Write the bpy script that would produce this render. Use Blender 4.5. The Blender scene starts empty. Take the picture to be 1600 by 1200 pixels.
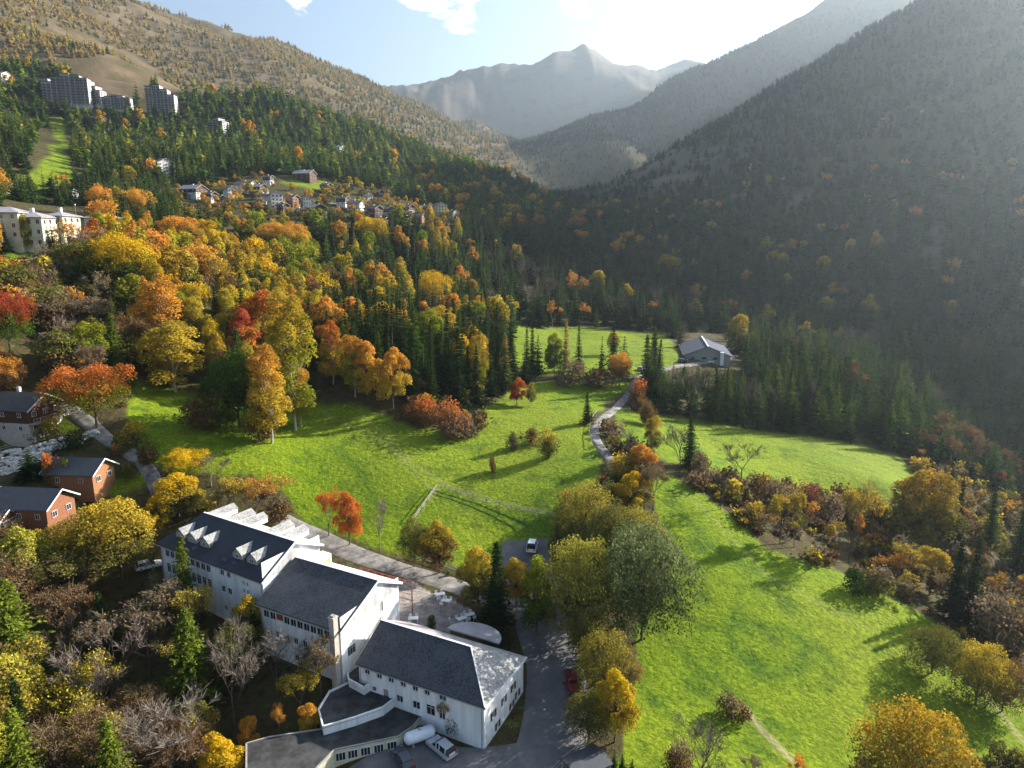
import bpy, math, random
import numpy as np
from mathutils import Vector, Matrix

SCN = bpy.context.scene
COL = SCN.collection
R = math.radians
random.seed(7)
rng = np.random.default_rng(11)

# ---------------------------------------------------------------- camera
SC = 0.82            # metres per working unit
PITCH = R(12.0)
FPX = 1081.0         # focal length in pixels of the 1600 px wide photograph
cam_d = bpy.data.cameras.new('camera'); cam = bpy.data.objects.new('camera', cam_d); COL.objects.link(cam)
cam_d.sensor_width = 36.0; cam_d.lens = 36.0 * FPX / 1600.0
cam_d.clip_start = 0.5; cam_d.clip_end = 40000
cam.location = (0, 0, 0); cam.rotation_euler = (R(90) - PITCH, 0, 0)
SCN.camera = cam

# ---------------------------------------------------------------- sky and sun
SUN_AZ = R(60.0)     # from +Y towards +X
SUN_EL = R(24.0)
wd = bpy.data.worlds.new('World'); SCN.world = wd; wd.use_nodes = True
nt = wd.node_tree; nt.nodes.clear()
def N(t, typ, **kw):
    n = t.nodes.new(typ)
    for k, v in kw.items(): setattr(n, k, v)
    return n
sky = N(nt, 'ShaderNodeTexSky', sky_type='NISHITA', sun_disc=False)
sky.sun_elevation = SUN_EL; sky.sun_rotation = SUN_AZ; sky.altitude = 1500; sky.air_density = 1.0; sky.dust_density = 1.2; sky.ozone_density = 1.0
bg = N(nt, 'ShaderNodeBackground'); bg.inputs['Strength'].default_value = 0.05
out = N(nt, 'ShaderNodeOutputWorld')
tc = N(nt, 'ShaderNodeTexCoord')
# clouds: broken white cumulus high in the sky
mp = N(nt, 'ShaderNodeMapping'); mp.inputs['Scale'].default_value = (1.0, 1.0, 2.6)
nt.links.new(tc.outputs['Generated'], mp.inputs['Vector'])
n1 = N(nt, 'ShaderNodeTexNoise'); n1.inputs['Scale'].default_value = 7.0; n1.inputs['Detail'].default_value = 9; n1.inputs['Roughness'].default_value = 0.58
nt.links.new(mp.outputs[0], n1.inputs['Vector'])
sep = N(nt, 'ShaderNodeSeparateXYZ'); nt.links.new(tc.outputs['Generated'], sep.inputs[0])
def sky_dir(px, py):
    u, v = (px - 800) / FPX, (600 - py) / FPX; d = Vector((u, math.cos(PITCH) + v * math.sin(PITCH), -math.sin(PITCH) + v * math.cos(PITCH))).normalized(); return tuple(d)
prev = None
for cpx, cpy, rad in ((705, -14, 3.6), (650, -22, 2.6), (1200, 8, 2.8), (905, -18, 2.6), (1010, -10, 2.0), (470, -2, 1.5), (1330, -60, 9), (300, -200, 9)):
    dp = N(nt, 'ShaderNodeVectorMath', operation='DOT_PRODUCT'); nrm_ = N(nt, 'ShaderNodeVectorMath', operation='NORMALIZE'); nt.links.new(tc.outputs['Generated'], nrm_.inputs[0])
    nt.links.new(nrm_.outputs[0], dp.inputs[0]); dp.inputs[1].default_value = sky_dir(cpx, cpy)
    mr_ = N(nt, 'ShaderNodeMapRange'); mr_.inputs['From Min'].default_value = math.cos(R(rad)); mr_.inputs['From Max'].default_value = 1.0; mr_.inputs['To Min'].default_value = -0.25; mr_.inputs['To Max'].default_value = 0.17
    nt.links.new(dp.outputs['Value'], mr_.inputs['Value'])
    if prev is None: prev = mr_.outputs[0]
    else:
        mxn = N(nt, 'ShaderNodeMath', operation='MAXIMUM'); nt.links.new(prev, mxn.inputs[0]); nt.links.new(mr_.outputs[0], mxn.inputs[1]); prev = mxn.outputs[0]
n1.inputs['Scale'].default_value = 16
ad = N(nt, 'ShaderNodeMath', operation='ADD'); nt.links.new(n1.outputs['Fac'], ad.inputs[0]); nt.links.new(prev, ad.inputs[1])
cr = N(nt, 'ShaderNodeMapRange', interpolation_type='SMOOTHSTEP'); cr.inputs['From Min'].default_value = 0.47; cr.inputs['From Max'].default_value = 0.60
nt.links.new(ad.outputs[0], cr.inputs['Value'])
mx = N(nt, 'ShaderNodeMix', data_type='RGBA'); mx.inputs['B'].default_value = (11, 11, 11.2, 1)
nt.links.new(cr.outputs[0], mx.inputs['Factor']); nt.links.new(sky.outputs[0], mx.inputs['A'])
nt.links.new(mx.outputs['Result'], bg.inputs['Color']); nt.links.new(bg.outputs[0], out.inputs['Surface'])
sun_d = bpy.data.lights.new('sun', 'SUN'); sun_d.energy = 5.0; sun_d.angle = R(0.5); sun_d.color = (1.0, 0.93, 0.82)
sun = bpy.data.objects.new('sun', sun_d); COL.objects.link(sun)
sd = Vector((math.cos(SUN_EL) * math.sin(SUN_AZ), math.cos(SUN_EL) * math.cos(SUN_AZ), math.sin(SUN_EL)))
sun.rotation_euler = sd.to_track_quat('Z', 'Y').to_euler(); sun.location = (0, 0, 300)

SCN.view_settings.view_transform = 'Standard'; SCN.view_settings.look = 'None'
SCN.view_settings.exposure = 2.15; SCN.view_settings.gamma = 1.0; SCN.view_settings.use_curve_mapping = False
SCN.render.engine = 'CYCLES'
cy = SCN.cycles
cy.max_bounces = 5; cy.diffuse_bounces = 2; cy.glossy_bounces = 2; cy.transmission_bounces = 2; cy.volume_bounces = 0; cy.transparent_max_bounces = 6
cy.use_denoising = True; cy.caustics_reflective = False; cy.caustics_refractive = False
HAZE_DENSITY = 1.2e-4

# ---------------------------------------------------------------- pixel rays (for placing things of the photograph in the world)
cP, sP = math.cos(PITCH), math.sin(PITCH)
def ray(px, py):
    u = (np.asarray(px, float) - 800) / FPX; v = (600 - np.asarray(py, float)) / FPX
    return u, cP + v * sP, -sP + v * cP
def project(x, y, z):
    f = y * cP - z * sP; up = y * sP + z * cP
    f = np.where(f < 1, 1e-3, f)
    return 800 + FPX * x / f, 600 - FPX * up / f

# ---------------------------------------------------------------- noise
def _h(ix, iy, s):
    n = (ix * 374761393 + iy * 668265263 + s * 974634777) & 0xFFFFFFFF
    n = ((n ^ (n >> 13)) * 1274126177) & 0xFFFFFFFF
    return ((n ^ (n >> 16)) & 0xFFFFFF) / float(0xFFFFFF)
def vnoise(x, y, s=0):
    x = np.asarray(x, float); y = np.asarray(y, float)
    ix = np.floor(x).astype(np.int64); iy = np.floor(y).astype(np.int64)
    fx = x - ix; fy = y - iy; fx = fx * fx * (3 - 2 * fx); fy = fy * fy * (3 - 2 * fy)
    a = _h(ix, iy, s); b = _h(ix + 1, iy, s); c = _h(ix, iy + 1, s); d = _h(ix + 1, iy + 1, s)
    return (a * (1 - fx) + b * fx) * (1 - fy) + (c * (1 - fx) + d * fx) * fy
def fbm(x, y, oct=4, s=0, ridged=False):
    t = 0; a = 1; n = 0
    for i in range(oct):
        v = vnoise(x * 2 ** i + 17.3 * i, y * 2 ** i - 9.1 * i, s + i)
        if ridged: v = 1 - abs(2 * v - 1)
        t = t + a * v; n += a; a *= 0.5
    return t / n - 0.5
def sstep(a, b, x): 
    t = np.clip((x - a) / (b - a), 0, 1); return t * t * (3 - 2 * t)

# ---------------------------------------------------------------- terrain: height field interpolated from surveyed points
CP = []              # (azimuth, ln r, q)   in working units
def q_of(z, r): return (z + 70) / (r + 100)
def cz(px, py, z):
    a, b, c = ray(px, py); s = z / c; x, y = a * s, b * s; r = math.hypot(x, y)
    CP.append((math.atan2(x, y), math.log(r), q_of(z, r)))
def crr(px, py, r):
    a, b, c = ray(px, py); k = r / math.hypot(a, b); CP.append((math.atan2(a, b), math.log(r), q_of(c * k, r)))
def cw(x, y, z):
    r = math.hypot(x, y); CP.append((math.atan2(x, y), math.log(r), q_of(z, r)))
def caz(az, r, z): CP.append((R(az), math.log(r), q_of(z, r)))
def ridge(pts, back=1.22, drop=0.05):
    for px, py, r in pts:
        crr(px, py, r)
        a, b, c = ray(px, py); h = math.hypot(a, b); t = c / h
        r2 = r * back; CP.append((math.atan2(a, b), math.log(r2), q_of((t - drop) * r2, r2)))
for p in [(850,1180,-78.5),(690,1190,-79.5),(755,1172,-79.5),(810,1080,-78.3),(880,980,-76.5),(450,1195,-82),(250,1195,-84),(60,1195,-86),
          (120,1050,-81),(20,980,-76),(0,880,-68),(60,850,-65),(150,815,-65),(200,860,-69),
          (700,905,-72.8),(830,860,-72),(560,868,-71.3),(640,890,-72.2),
          (600,700,-58),(740,690,-59.5),(230,690,-52.5),(230,605,-44.5),(400,720,-57),(500,780,-65),(700,780,-66),(860,800,-67),(900,740,-62.5),
          (940,700,-60),(850,615,-56.5),(930,650,-58),(760,625,-55),(500,650,-54),
          (1000,1190,-79),(1300,1190,-84),(1590,1190,-90),(1100,900,-71.5),(1200,1000,-77),(1350,920,-77.5),(1590,1010,-88),(1480,1000,-84),
          (1050,745,-63),(1150,810,-68),(1250,870,-73.5),(1330,895,-77.5),(1000,830,-67.5),
          (1200,720,-71),(1100,690,-68.5),(1300,745,-72.5),(1400,765,-74.5),(1420,880,-85),(1560,860,-93),(1600,800,-100),
          (1100,572,-58),(1000,530,-56.5),(880,525,-53.5),(810,530,-49),(1000,600,-58),(1150,640,-70),(1300,690,-76),
          (30,690,-51.5),(130,765,-59),(30,830,-62.5),(150,650,-47),(240,735,-57),(205,560,-38),(20,560,-33),(700,600,-50),(600,570,-43)]: cz(*p)
for p in [(-21,122,-73.4),(-35,143,-71.6),(-50,152,-70),(-47,115,-76.5),(-75,131,-75),(-30,102,-78),(-12,106,-79),(6,112,-77.5),(-66,122,-77),(-40,132,-72)]: cw(*p)
for p in [(70,372,335),(200,440,300),(0,450,290),(400,470,330),(550,450,390),(700,440,430),(800,440,500),(700,520,330),(500,540,275),(350,540,255),
          (300,302,600),(450,322,560),(600,338,560),(700,350,590),(330,350,460),(520,380,460),
          (0,300,560),(60,270,600),(0,200,850),(200,250,700),(400,255,720),(600,275,780),(250,182,930),(120,165,950),(345,210,900),
          (600,200,1700),(700,235,1900),(300,140,1500),(400,180,1450),(500,200,1550),(150,80,1350),(230,110,1350),(0,60,1400),(0,-60,2100),(100,20,1900),(250,80,1900),(400,90,2000),(550,150,2100),
          (1590,740,430),(1600,560,540),(1600,300,800),(1600,120,1100),(1400,620,400),(1400,540,520),(1400,400,680),(1400,200,1050),(1400,80,1500),
          (1250,560,430),(1200,500,560),(1200,400,760),(1200,250,1200),(1050,440,620),(1000,380,800),(950,420,600),(900,380,700),(860,340,850),(1020,300,1200),(1120,330,950),
          (700,185,4300),(850,190,4300),(780,228,3700)]: crr(*p)
ridge([(-60,105,1050),(60,112,1050),(180,125,1080),(400,147,1050),(450,160,1050),(520,190,1060),(580,208,1080),(640,230,1080),(700,252,1080),(770,275,1080),(830,298,1050),(870,322,1000)], 1.15, 0.018)
ridge([(170,-8,4600),(230,10,4600),(300,36,4600)], 1.2, 0.05)
ridge([(120,-25,3000),(310,52,2700),(360,58,2600),(400,62,2600),(440,72,2600),(480,92,2600),(560,126,2700),(620,154,2800),(690,188,2900),(740,214,3000),(785,240,3200)])
ridge([(600,160,5472),(660,148,5472),(700,146,5472),(735,155,5472),(790,135,5400),(830,128,5328),(858,106,5256),(900,104,5328),(950,112,5400),(1000,114,5400),(1050,106,5400),(1088,98,5328),(1105,112,5328),(1200,130,5328)])
ridge([(800,238,2700),(850,216,2750),(900,196,2800),(960,176,2900),(1000,162,2950),(1040,134,3000),(1100,106,3050),(1160,76,3100),(1220,44,3150),(1280,14,3200),(1350,-30,3250)], 1.2, 0.05)
ridge([(930,296,1450),(990,274,1600),(1050,254,1750),(1150,214,1950),(1300,146,2200),(1480,62,2450)], 1.2, 0.05)
for p in [(38,2050,760),(38,3200,560),(45,1850,655),(52,1750,515),(60,1700,500),(75,1700,500),(95,1700,500),(50,3200,500),(70,3200,500),
          (48,1000,175),(48,600,-60),(48,320,-140),(48,150,-98),(70,1000,130),(70,500,-80),(70,150,-95),(95,1000,100),(95,400,-90),(95,120,-92),
          (-45,120,-70),(-45,250,-20),(-45,600,90),(-45,1100,260),(-45,2000,560),(-45,4000,900),(-70,120,-78),(-70,300,-10),(-70,1000,220),(-95,120,-82),(-95,400,20),(-95,1500,330),(-45,80,-80),(0,70,-80),(48,75,-85),
          (0,9000,900),(-40,9000,1200),(40,9000,900),(0,6800,900),(10,6800,900),(10,2150,215),(20,2450,390)]: caz(*p)
CP = np.array(CP)
def _phi(d2): return np.sqrt(d2 + 0.0025)
_X = CP[:, :2]; _n = len(_X)
_A = _phi(((_X[:, None] - _X[None]) ** 2).sum(2)); _Pm = np.c_[np.ones(_n), _X]
_M = np.zeros((_n + 3, _n + 3)); _M[:_n, :_n] = _A + np.eye(_n) * -0.0004; _M[:_n, _n:] = _Pm; _M[_n:, :_n] = _Pm.T
_W = np.linalg.solve(_M, np.r_[CP[:, 2], 0, 0, 0])
def Zsmooth(x, y):
    """metres in, metres out"""
    x = np.asarray(x, float) / SC; y = np.asarray(y, float) / SC
    sh = np.broadcast(x, y).shape; x = np.broadcast_to(x, sh).ravel(); y = np.broadcast_to(y, sh).ravel()
    o = np.empty(len(x))
    for i in range(0, len(x), 40000):
        xx, yy = x[i:i + 40000], y[i:i + 40000]
        r = np.maximum(np.hypot(xx, yy), 40.0); a = np.clip(np.arctan2(xx, yy), -1.7, 1.7); l = np.log(r)
        q = _phi((a[:, None] - _X[None, :, 0]) ** 2 + (l[:, None] - _X[None, :, 1]) ** 2) @ _W[:_n] + _W[_n] + _W[_n + 1] * a + _W[_n + 2] * l
        o[i:i + 40000] = (q * (r + 100) - 70) * SC
    return o.reshape(sh)
def Zrelief(x, y):
    r = np.hypot(x, y)
    m = sstep(700, 1500, r)
    f = sstep(2900, 3600, r)
    g = (fbm(x / 420., y / 420., 5, 3, True) - .1) * 55 * m * (1 - f) + (fbm(x / 900., y / 900., 7, 9, True) - .1) * 300 * f
    g += fbm(x / 60., y / 60., 4, 5) * (1.2 + 8 * sstep(350, 900, r))
    g += fbm(x / 7., y / 7., 3, 21) * 0.35
    return g * sstep(60, 200, r) + 0
def Z(x, y): return Zsmooth(x, y) + Zrelief(x, y)
def hit(px, py):
    """where the line of sight through photograph pixel meets the ground -> x, y, z arrays"""
    px = np.atleast_1d(np.asarray(px, float)); py = np.atleast_1d(np.asarray(py, float))
    a, b, c = ray(px, py); h = np.hypot(a, b); a, b, t = a / h, b / h, c / h
    rs = np.geomspace(60, 8000, 420)
    lo = np.full(len(px), 60.0); hi = np.full(len(px), 8000.0); done = np.zeros(len(px), bool)
    gz = Z(a[:, None] * rs, b[:, None] * rs); below = (t[:, None] * rs) < gz
    k = np.argmax(below, 1); ok = below.any(1); k = np.clip(np.where(ok, k, len(rs) - 1), 1, None)
    lo, hi = rs[k - 1], rs[k]
    for _ in range(12):
        m = (lo + hi) / 2; u = t * m < Z(a * m, b * m); hi = np.where(u, m, hi); lo = np.where(u, lo, m)
    r = (lo + hi) / 2
    return a * r, b * r, Z(a * r, b * r)
def in_poly(x, y, poly):
    poly = np.asarray(poly, float); ins = np.zeros(np.shape(x), bool); j = len(poly) - 1
    for i in range(len(poly)):
        xi, yi = poly[i]; xj, yj = poly[j]
        with np.errstate(divide='ignore', invalid='ignore'):
            ins ^= ((yi > y) != (yj > y)) & (x < (xj - xi) * (y - yi) / (yj - yi + 1e-12) + xi)
        j = i
    return ins
def poly_world(pts):
    p = np.array(pts, float); x, y, z = hit(p[:, 0], p[:, 1]); return np.c_[x, y]

# ---------------------------------------------------------------- object helpers
def put(o, parent=None):
    COL.objects.link(o)
    if parent is not None: o.parent = parent
    return o
def tag(o, label=None, cat=None, group=None, kind=None):
    if label: o['label'] = label
    if cat: o['category'] = cat
    if group: o['group'] = group
    if kind: o['kind'] = kind
    return o
def empty(name, loc, rz=0.0, label=None, cat=None, group=None):
    o = bpy.data.objects.new(name, None); o.empty_display_size = 0.5
    COL.objects.link(o); o.location = loc; o.rotation_euler = (0, 0, rz); return tag(o, label, cat, group)
def mesh_np(name, V, Fq=None, Ft=None, mats=(), attrs=None, midx=None, smooth=False):
    """fast mesh from numpy: quads and/or triangles"""
    me = bpy.data.meshes.new(name); V = np.asarray(V, np.float32); nq = 0 if Fq is None else len(Fq); ntr = 0 if Ft is None else len(Ft)
    me.vertices.add(len(V)); me.vertices.foreach_set('co', V.ravel())
    loops = np.concatenate([np.asarray(Fq, np.int32).ravel() if nq else np.zeros(0, np.int32), np.asarray(Ft, np.int32).ravel() if ntr else np.zeros(0, np.int32)])
    me.loops.add(len(loops)); me.loops.foreach_set('vertex_index', loops)
    me.polygons.add(nq + ntr)
    st = np.concatenate([np.arange(nq) * 4, nq * 4 + np.arange(ntr) * 3]).astype(np.int32)
    me.polygons.foreach_set('loop_start', st)
    if midx is not None: me.polygons.foreach_set('material_index', np.asarray(midx, np.int32))
    me.update(calc_edges=True)
    if smooth: me.polygons.foreach_set('use_smooth', np.ones(nq + ntr, bool))
    for m in mats: me.materials.append(m)
    for k, v in (attrs or {}).items():
        a = me.attributes.new(k, 'FLOAT', 'POINT'); a.data.foreach_set('value', np.asarray(v, np.float32))
    me.validate(); return me
class MB:
    """collects boxes, prisms and tubes into one mesh"""
    def __init__(s): s.v = []; s.f = []
    def quad(s, *p):
        n = len(s.v); s.v += [tuple(q) for q in p]; s.f.append(tuple(range(n, n + len(p)))); return s
    def prism(s, poly, z0, z1):
        """poly: list of (x,y), counter-clockwise; z0/z1 may be lists"""
        n = len(s.v); k = len(poly)
        z0 = z0 if hasattr(z0, '__len__') else [z0] * k; z1 = z1 if hasattr(z1, '__len__') else [z1] * k
        s.v += [(x, y, z) for (x, y), z in zip(poly, z0)] + [(x, y, z) for (x, y), z in zip(poly, z1)]
        s.f.append(tuple(range(n + k - 1, n - 1, -1))); s.f.append(tuple(range(n + k, n + 2 * k)))
        for i in range(k):
            j = (i + 1) % k; s.f.append((n + i, n + j, n + k + j, n + k + i))
        return s
    def box(s, x0, x1, y0, y1, z0, z1): return s.prism([(x0, y0), (x1, y0), (x1, y1), (x0, y1)], z0, z1)
    def beam(s, a, b, w, h=None):
        a = Vector(a); b = Vector(b); d = (b - a).normalized(); h = h or w
        u = d.cross(Vector((0, 0, 1)))
        if u.length < 1e-3: u = Vector((1, 0, 0))
        u.normalize(); v = d.cross(u); n = len(s.v)
        for p in (a, b):
            for i, j in ((-1, -1), (1, -1), (1, 1), (-1, 1)): s.v.append(tuple(p + u * i * w / 2 + v * j * h / 2))
        s.f += [(n, n + 1, n + 2, n + 3), (n + 7, n + 6, n + 5, n + 4)] + [(n + i, n + 4 + i, n + 4 + (i + 1) % 4, n + (i + 1) % 4) for i in range(4)]
        return s
    def tube(s, a, b, r0, r1, k=8, caps=True):
        a = Vector(a); b = Vector(b); d = (b - a).normalized(); u = d.orthogonal().normalized(); v = d.cross(u); n = len(s.v)
        for p, r in ((a, r0), (b, r1)):
            for i in range(k):
                t = 2 * math.pi * i / k; s.v.append(tuple(p + (u * math.cos(t) + v * math.sin(t)) * r))
        for i in range(k): s.f.append((n + i, n + (i + 1) % k, n + k + (i + 1) % k, n + k + i))
        if caps: s.f.append(tuple(range(n + k - 1, n - 1, -1))); s.f.append(tuple(range(n + k, n + 2 * k)))
        return s
    def slab(s, pts, th):
        """a polygon of 3-D points thickened downwards"""
        n = len(s.v); k = len(pts); s.v += [tuple(p) for p in pts] + [(p[0], p[1], p[2] - th) for p in pts]
        s.f.append(tuple(range(n, n + k))); s.f.append(tuple(range(n + 2 * k - 1, n + k - 1, -1)))
        for i in range(k):
            j = (i + 1) % k; s.f.append((n + i, n + k + i, n + k + j, n + j))
        return s
    def build(s, name, mat, parent=None, smooth=False):
        me = bpy.data.meshes.new(name); me.from_pydata(s.v, [], s.f)
        import bmesh
        bm = bmesh.new(); bm.from_mesh(me); bmesh.ops.recalc_face_normals(bm, faces=bm.faces[:]); bm.to_mesh(me); bm.free()
        me.materials.append(mat)
        if smooth: me.polygons.foreach_set('use_smooth', [True] * len(me.polygons))
        return put(bpy.data.objects.new(name, me), parent)

# ---------------------------------------------------------------- materials
def newmat(name):
    m = bpy.data.materials.new(name); m.use_nodes = True; t = m.node_tree
    b = t.nodes['Principled BSDF']; return m, t, b
def ramp(t, stops):
    n = N(t, 'ShaderNodeValToRGB'); e = n.color_ramp.elements
    while len(e) < len(stops): e.new(0.5)
    for el, (p, c) in zip(e, stops): el.position = p; el.color = (*c, 1) if len(c) == 3 else c
    return n
def simple(name, col, rough=0.8, var=0.12, scale=3.0, metal=0.0, bump=0.0, spec=0.3, stretch=None):
    m, t, b = newmat(name); tcn = N(t, 'ShaderNodeTexCoord')
    mpn = N(t, 'ShaderNodeMapping'); t.links.new(tcn.outputs['Object'], mpn.inputs[0])
    if stretch: mpn.inputs['Scale'].default_value = stretch
    n = N(t, 'ShaderNodeTexNoise'); n.inputs['Scale'].default_value = scale; n.inputs['Detail'].default_value = 6; n.inputs['Roughness'].default_value = 0.65
    t.links.new(mpn.outputs[0], n.inputs['Vector'])
    lo = tuple(c * (1 - var * 1.6) for c in col); hi = tuple(min(1, c * (1 + var)) for c in col)
    r = ramp(t, [(0.3, lo), (0.65, hi)]); t.links.new(n.outputs['Fac'], r.inputs[0]); t.links.new(r.outputs[0], b.inputs['Base Color'])
    b.inputs['Roughness'].default_value = rough; b.inputs['Metallic'].default_value = metal; b.inputs['Specular IOR Level'].default_value = spec
    if bump:
        bn = N(t, 'ShaderNodeBump'); bn.inputs['Strength'].default_value = bump; bn.inputs['Distance'].default_value = 0.05
        t.links.new(n.outputs['Fac'], bn.inputs['Height']); t.links.new(bn.outputs[0], b.inputs['Normal'])
    return m
M = {}
M['white_wall'] = simple('white_render', (0.74, 0.74, 0.74), 0.9, 0.14, 0.9, stretch=(1, 1, 0.12))
M['cream_wall'] = simple('cream_render', (0.56, 0.52, 0.37), 0.9, 0.12, 0.5)
M['white_trim'] = simple('white_trim', (0.75, 0.75, 0.75), 0.6, 0.05, 2)
M['grey_trim'] = simple('grey_trim', (0.3, 0.29, 0.27), 0.7, 0.1, 2)
M['red_panel'] = simple('red_panel', (0.28, 0.06, 0.04), 0.7, 0.1, 2)
M['yellow_panel'] = simple('yellow_panel', (0.75, 0.48, 0.03), 0.6, 0.08, 2)
M['concrete'] = simple('concrete', (0.42, 0.38, 0.34), 0.9, 0.15, 2)
M['asphalt_roof'] = simple('asphalt_roof', (0.045, 0.045, 0.045), 0.9, 0.5, 0.5)
M['steel'] = simple('galvanised_steel', (0.5, 0.5, 0.5), 0.45, 0.1, 4, metal=0.6)
M['rust_steel'] = simple('red_oxide_steel', (0.2, 0.055, 0.035), 0.6, 0.2, 4)
M['wood_orange'] = simple('varnished_wood', (0.27, 0.125, 0.055), 0.65, 0.25, 2.0, stretch=(1, 1, 9))
M['wood_red'] = simple('red_brown_wood', (0.22, 0.09, 0.045), 0.65, 0.25, 2.0, stretch=(1, 1, 9))
M['wood_dark'] = simple('dark_wood', (0.075, 0.03, 0.018), 0.7, 0.3, 2.0, stretch=(1, 1, 9))
M['wood_grey'] = simple('weathered_wood', (0.36, 0.32, 0.27), 0.85, 0.2, 3.0)
M['plaster_white'] = simple('chalet_plaster', (0.66, 0.63, 0.58), 0.9, 0.1, 1)
M['metal_roof'] = simple('dark_sheet_roof', (0.05, 0.055, 0.065), 0.5, 0.15, 1.5, spec=0.4)
M['village_roof'] = simple('village_slate_roof', (0.10, 0.085, 0.085), 0.6, 0.25, 0.8, spec=0.4)
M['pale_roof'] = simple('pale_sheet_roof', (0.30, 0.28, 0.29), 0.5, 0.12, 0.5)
M['stone'] = simple('pale_stone', (0.52, 0.49, 0.46), 0.95, 0.3, 2.5, bump=0.4)
M['car_silver'] = simple('silver_paint', (0.55, 0.57, 0.6), 0.3, 0.02, 1, metal=0.3, spec=0.5)
M['car_white'] = simple('white_paint', (0.8, 0.8, 0.8), 0.3, 0.02, 1, spec=0.5)
M['car_red'] = simple('red_paint', (0.14, 0.012, 0.02), 0.3, 0.02, 1, spec=0.5)
M['car_dark'] = simple('dark_paint', (0.05, 0.06, 0.08), 0.3, 0.02, 1, spec=0.5)
M['hall_roof'] = simple('blue_grey_sheet_roof', (0.06, 0.07, 0.10), 0.9, 0.1, 0.4)
M['tower_wall'] = simple('tower_render', (0.42, 0.42, 0.43), 0.9, 0.15, 0.2)
M['rubber'] = simple('rubber', (0.02, 0.02, 0.02), 0.8, 0.1, 4)
M['tank'] = simple('white_tank_paint', (0.74, 0.76, 0.8), 0.45, 0.06, 1.2)
M['furniture'] = simple('white_plastic', (0.8, 0.8, 0.8), 0.5, 0.03, 2)
M['lamp_red'] = simple('tail_light', (0.4, 0.02, 0.02), 0.3, 0.02, 2)
def glassmat():
    m, t, b = newmat('window_glass'); b.inputs['Base Color'].default_value = (0.018, 0.022, 0.03, 1); b.inputs['Roughness'].default_value = 0.08; b.inputs['Specular IOR Level'].default_value = 0.8
    return m
M['glass'] = glassmat()
def slate(name, dark, light, scale=2.2, lichen=0.5):
    """slates in courses, uneven tones, paler lichened ones"""
    m, t, b = newmat(name); tcn = N(t, 'ShaderNodeTexCoord')
    v = N(t, 'ShaderNodeTexVoronoi', feature='F1'); v.inputs['Scale'].default_value = scale; v.inputs['Randomness'].default_value = 0.8
    mpn = N(t, 'ShaderNodeMapping'); mpn.inputs['Scale'].default_value = (1, 1.2, 1.2); t.links.new(tcn.outputs['Object'], mpn.inputs[0]); t.links.new(mpn.outputs[0], v.inputs['Vector'])
    sp = N(t, 'ShaderNodeSeparateColor'); t.links.new(v.outputs['Color'], sp.inputs[0])
    n = N(t, 'ShaderNodeTexNoise'); n.inputs['Scale'].default_value = 0.35; n.inputs['Detail'].default_value = 5; t.links.new(tcn.outputs['Object'], n.inputs['Vector'])
    mt = N(t, 'ShaderNodeMath', operation='MULTIPLY_ADD'); t.links.new(n.outputs['Fac'], mt.inputs[0]); mt.inputs[1].default_value = 1.4; t.links.new(sp.outputs[0], mt.inputs[2])
    r = ramp(t, [(0.45, dark), (1.15 / 2, tuple((a + c) / 2 for a, c in zip(dark, light))), (0.98, light)])
    sc = N(t, 'ShaderNodeMath', operation='MULTIPLY'); sc.inputs[1].default_value = 0.5 + 0.1 * lichen; t.links.new(mt.outputs[0], sc.inputs[0])
    t.links.new(sc.outputs[0], r.inputs[0]); t.links.new(r.outputs[0], b.inputs['Base Color']); b.inputs['Roughness'].default_value = 0.8
    bn = N(t, 'ShaderNodeBump'); bn.inputs['Strength'].default_value = 0.5; bn.inputs['Distance'].default_value = 0.06; t.links.new(sp.outputs[1], bn.inputs['Height']); t.links.new(bn.outputs[0], b.inputs['Normal'])
    return m
M['slate'] = slate('slate_roof', (0.015, 0.018, 0.027), (0.065, 0.07, 0.082), 6.0)
M['slate_pale_sunlit'] = slate('lichened_slate_roof', (0.15, 0.15, 0.145), (0.34, 0.335, 0.32), 5.0)  # paler slate for sun-facing slopes, with sunlight put into its colour
M['slate_smooth'] = slate('new_slate_roof', (0.018, 0.023, 0.035), (0.04, 0.046, 0.06), 6, 0.2)

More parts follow.
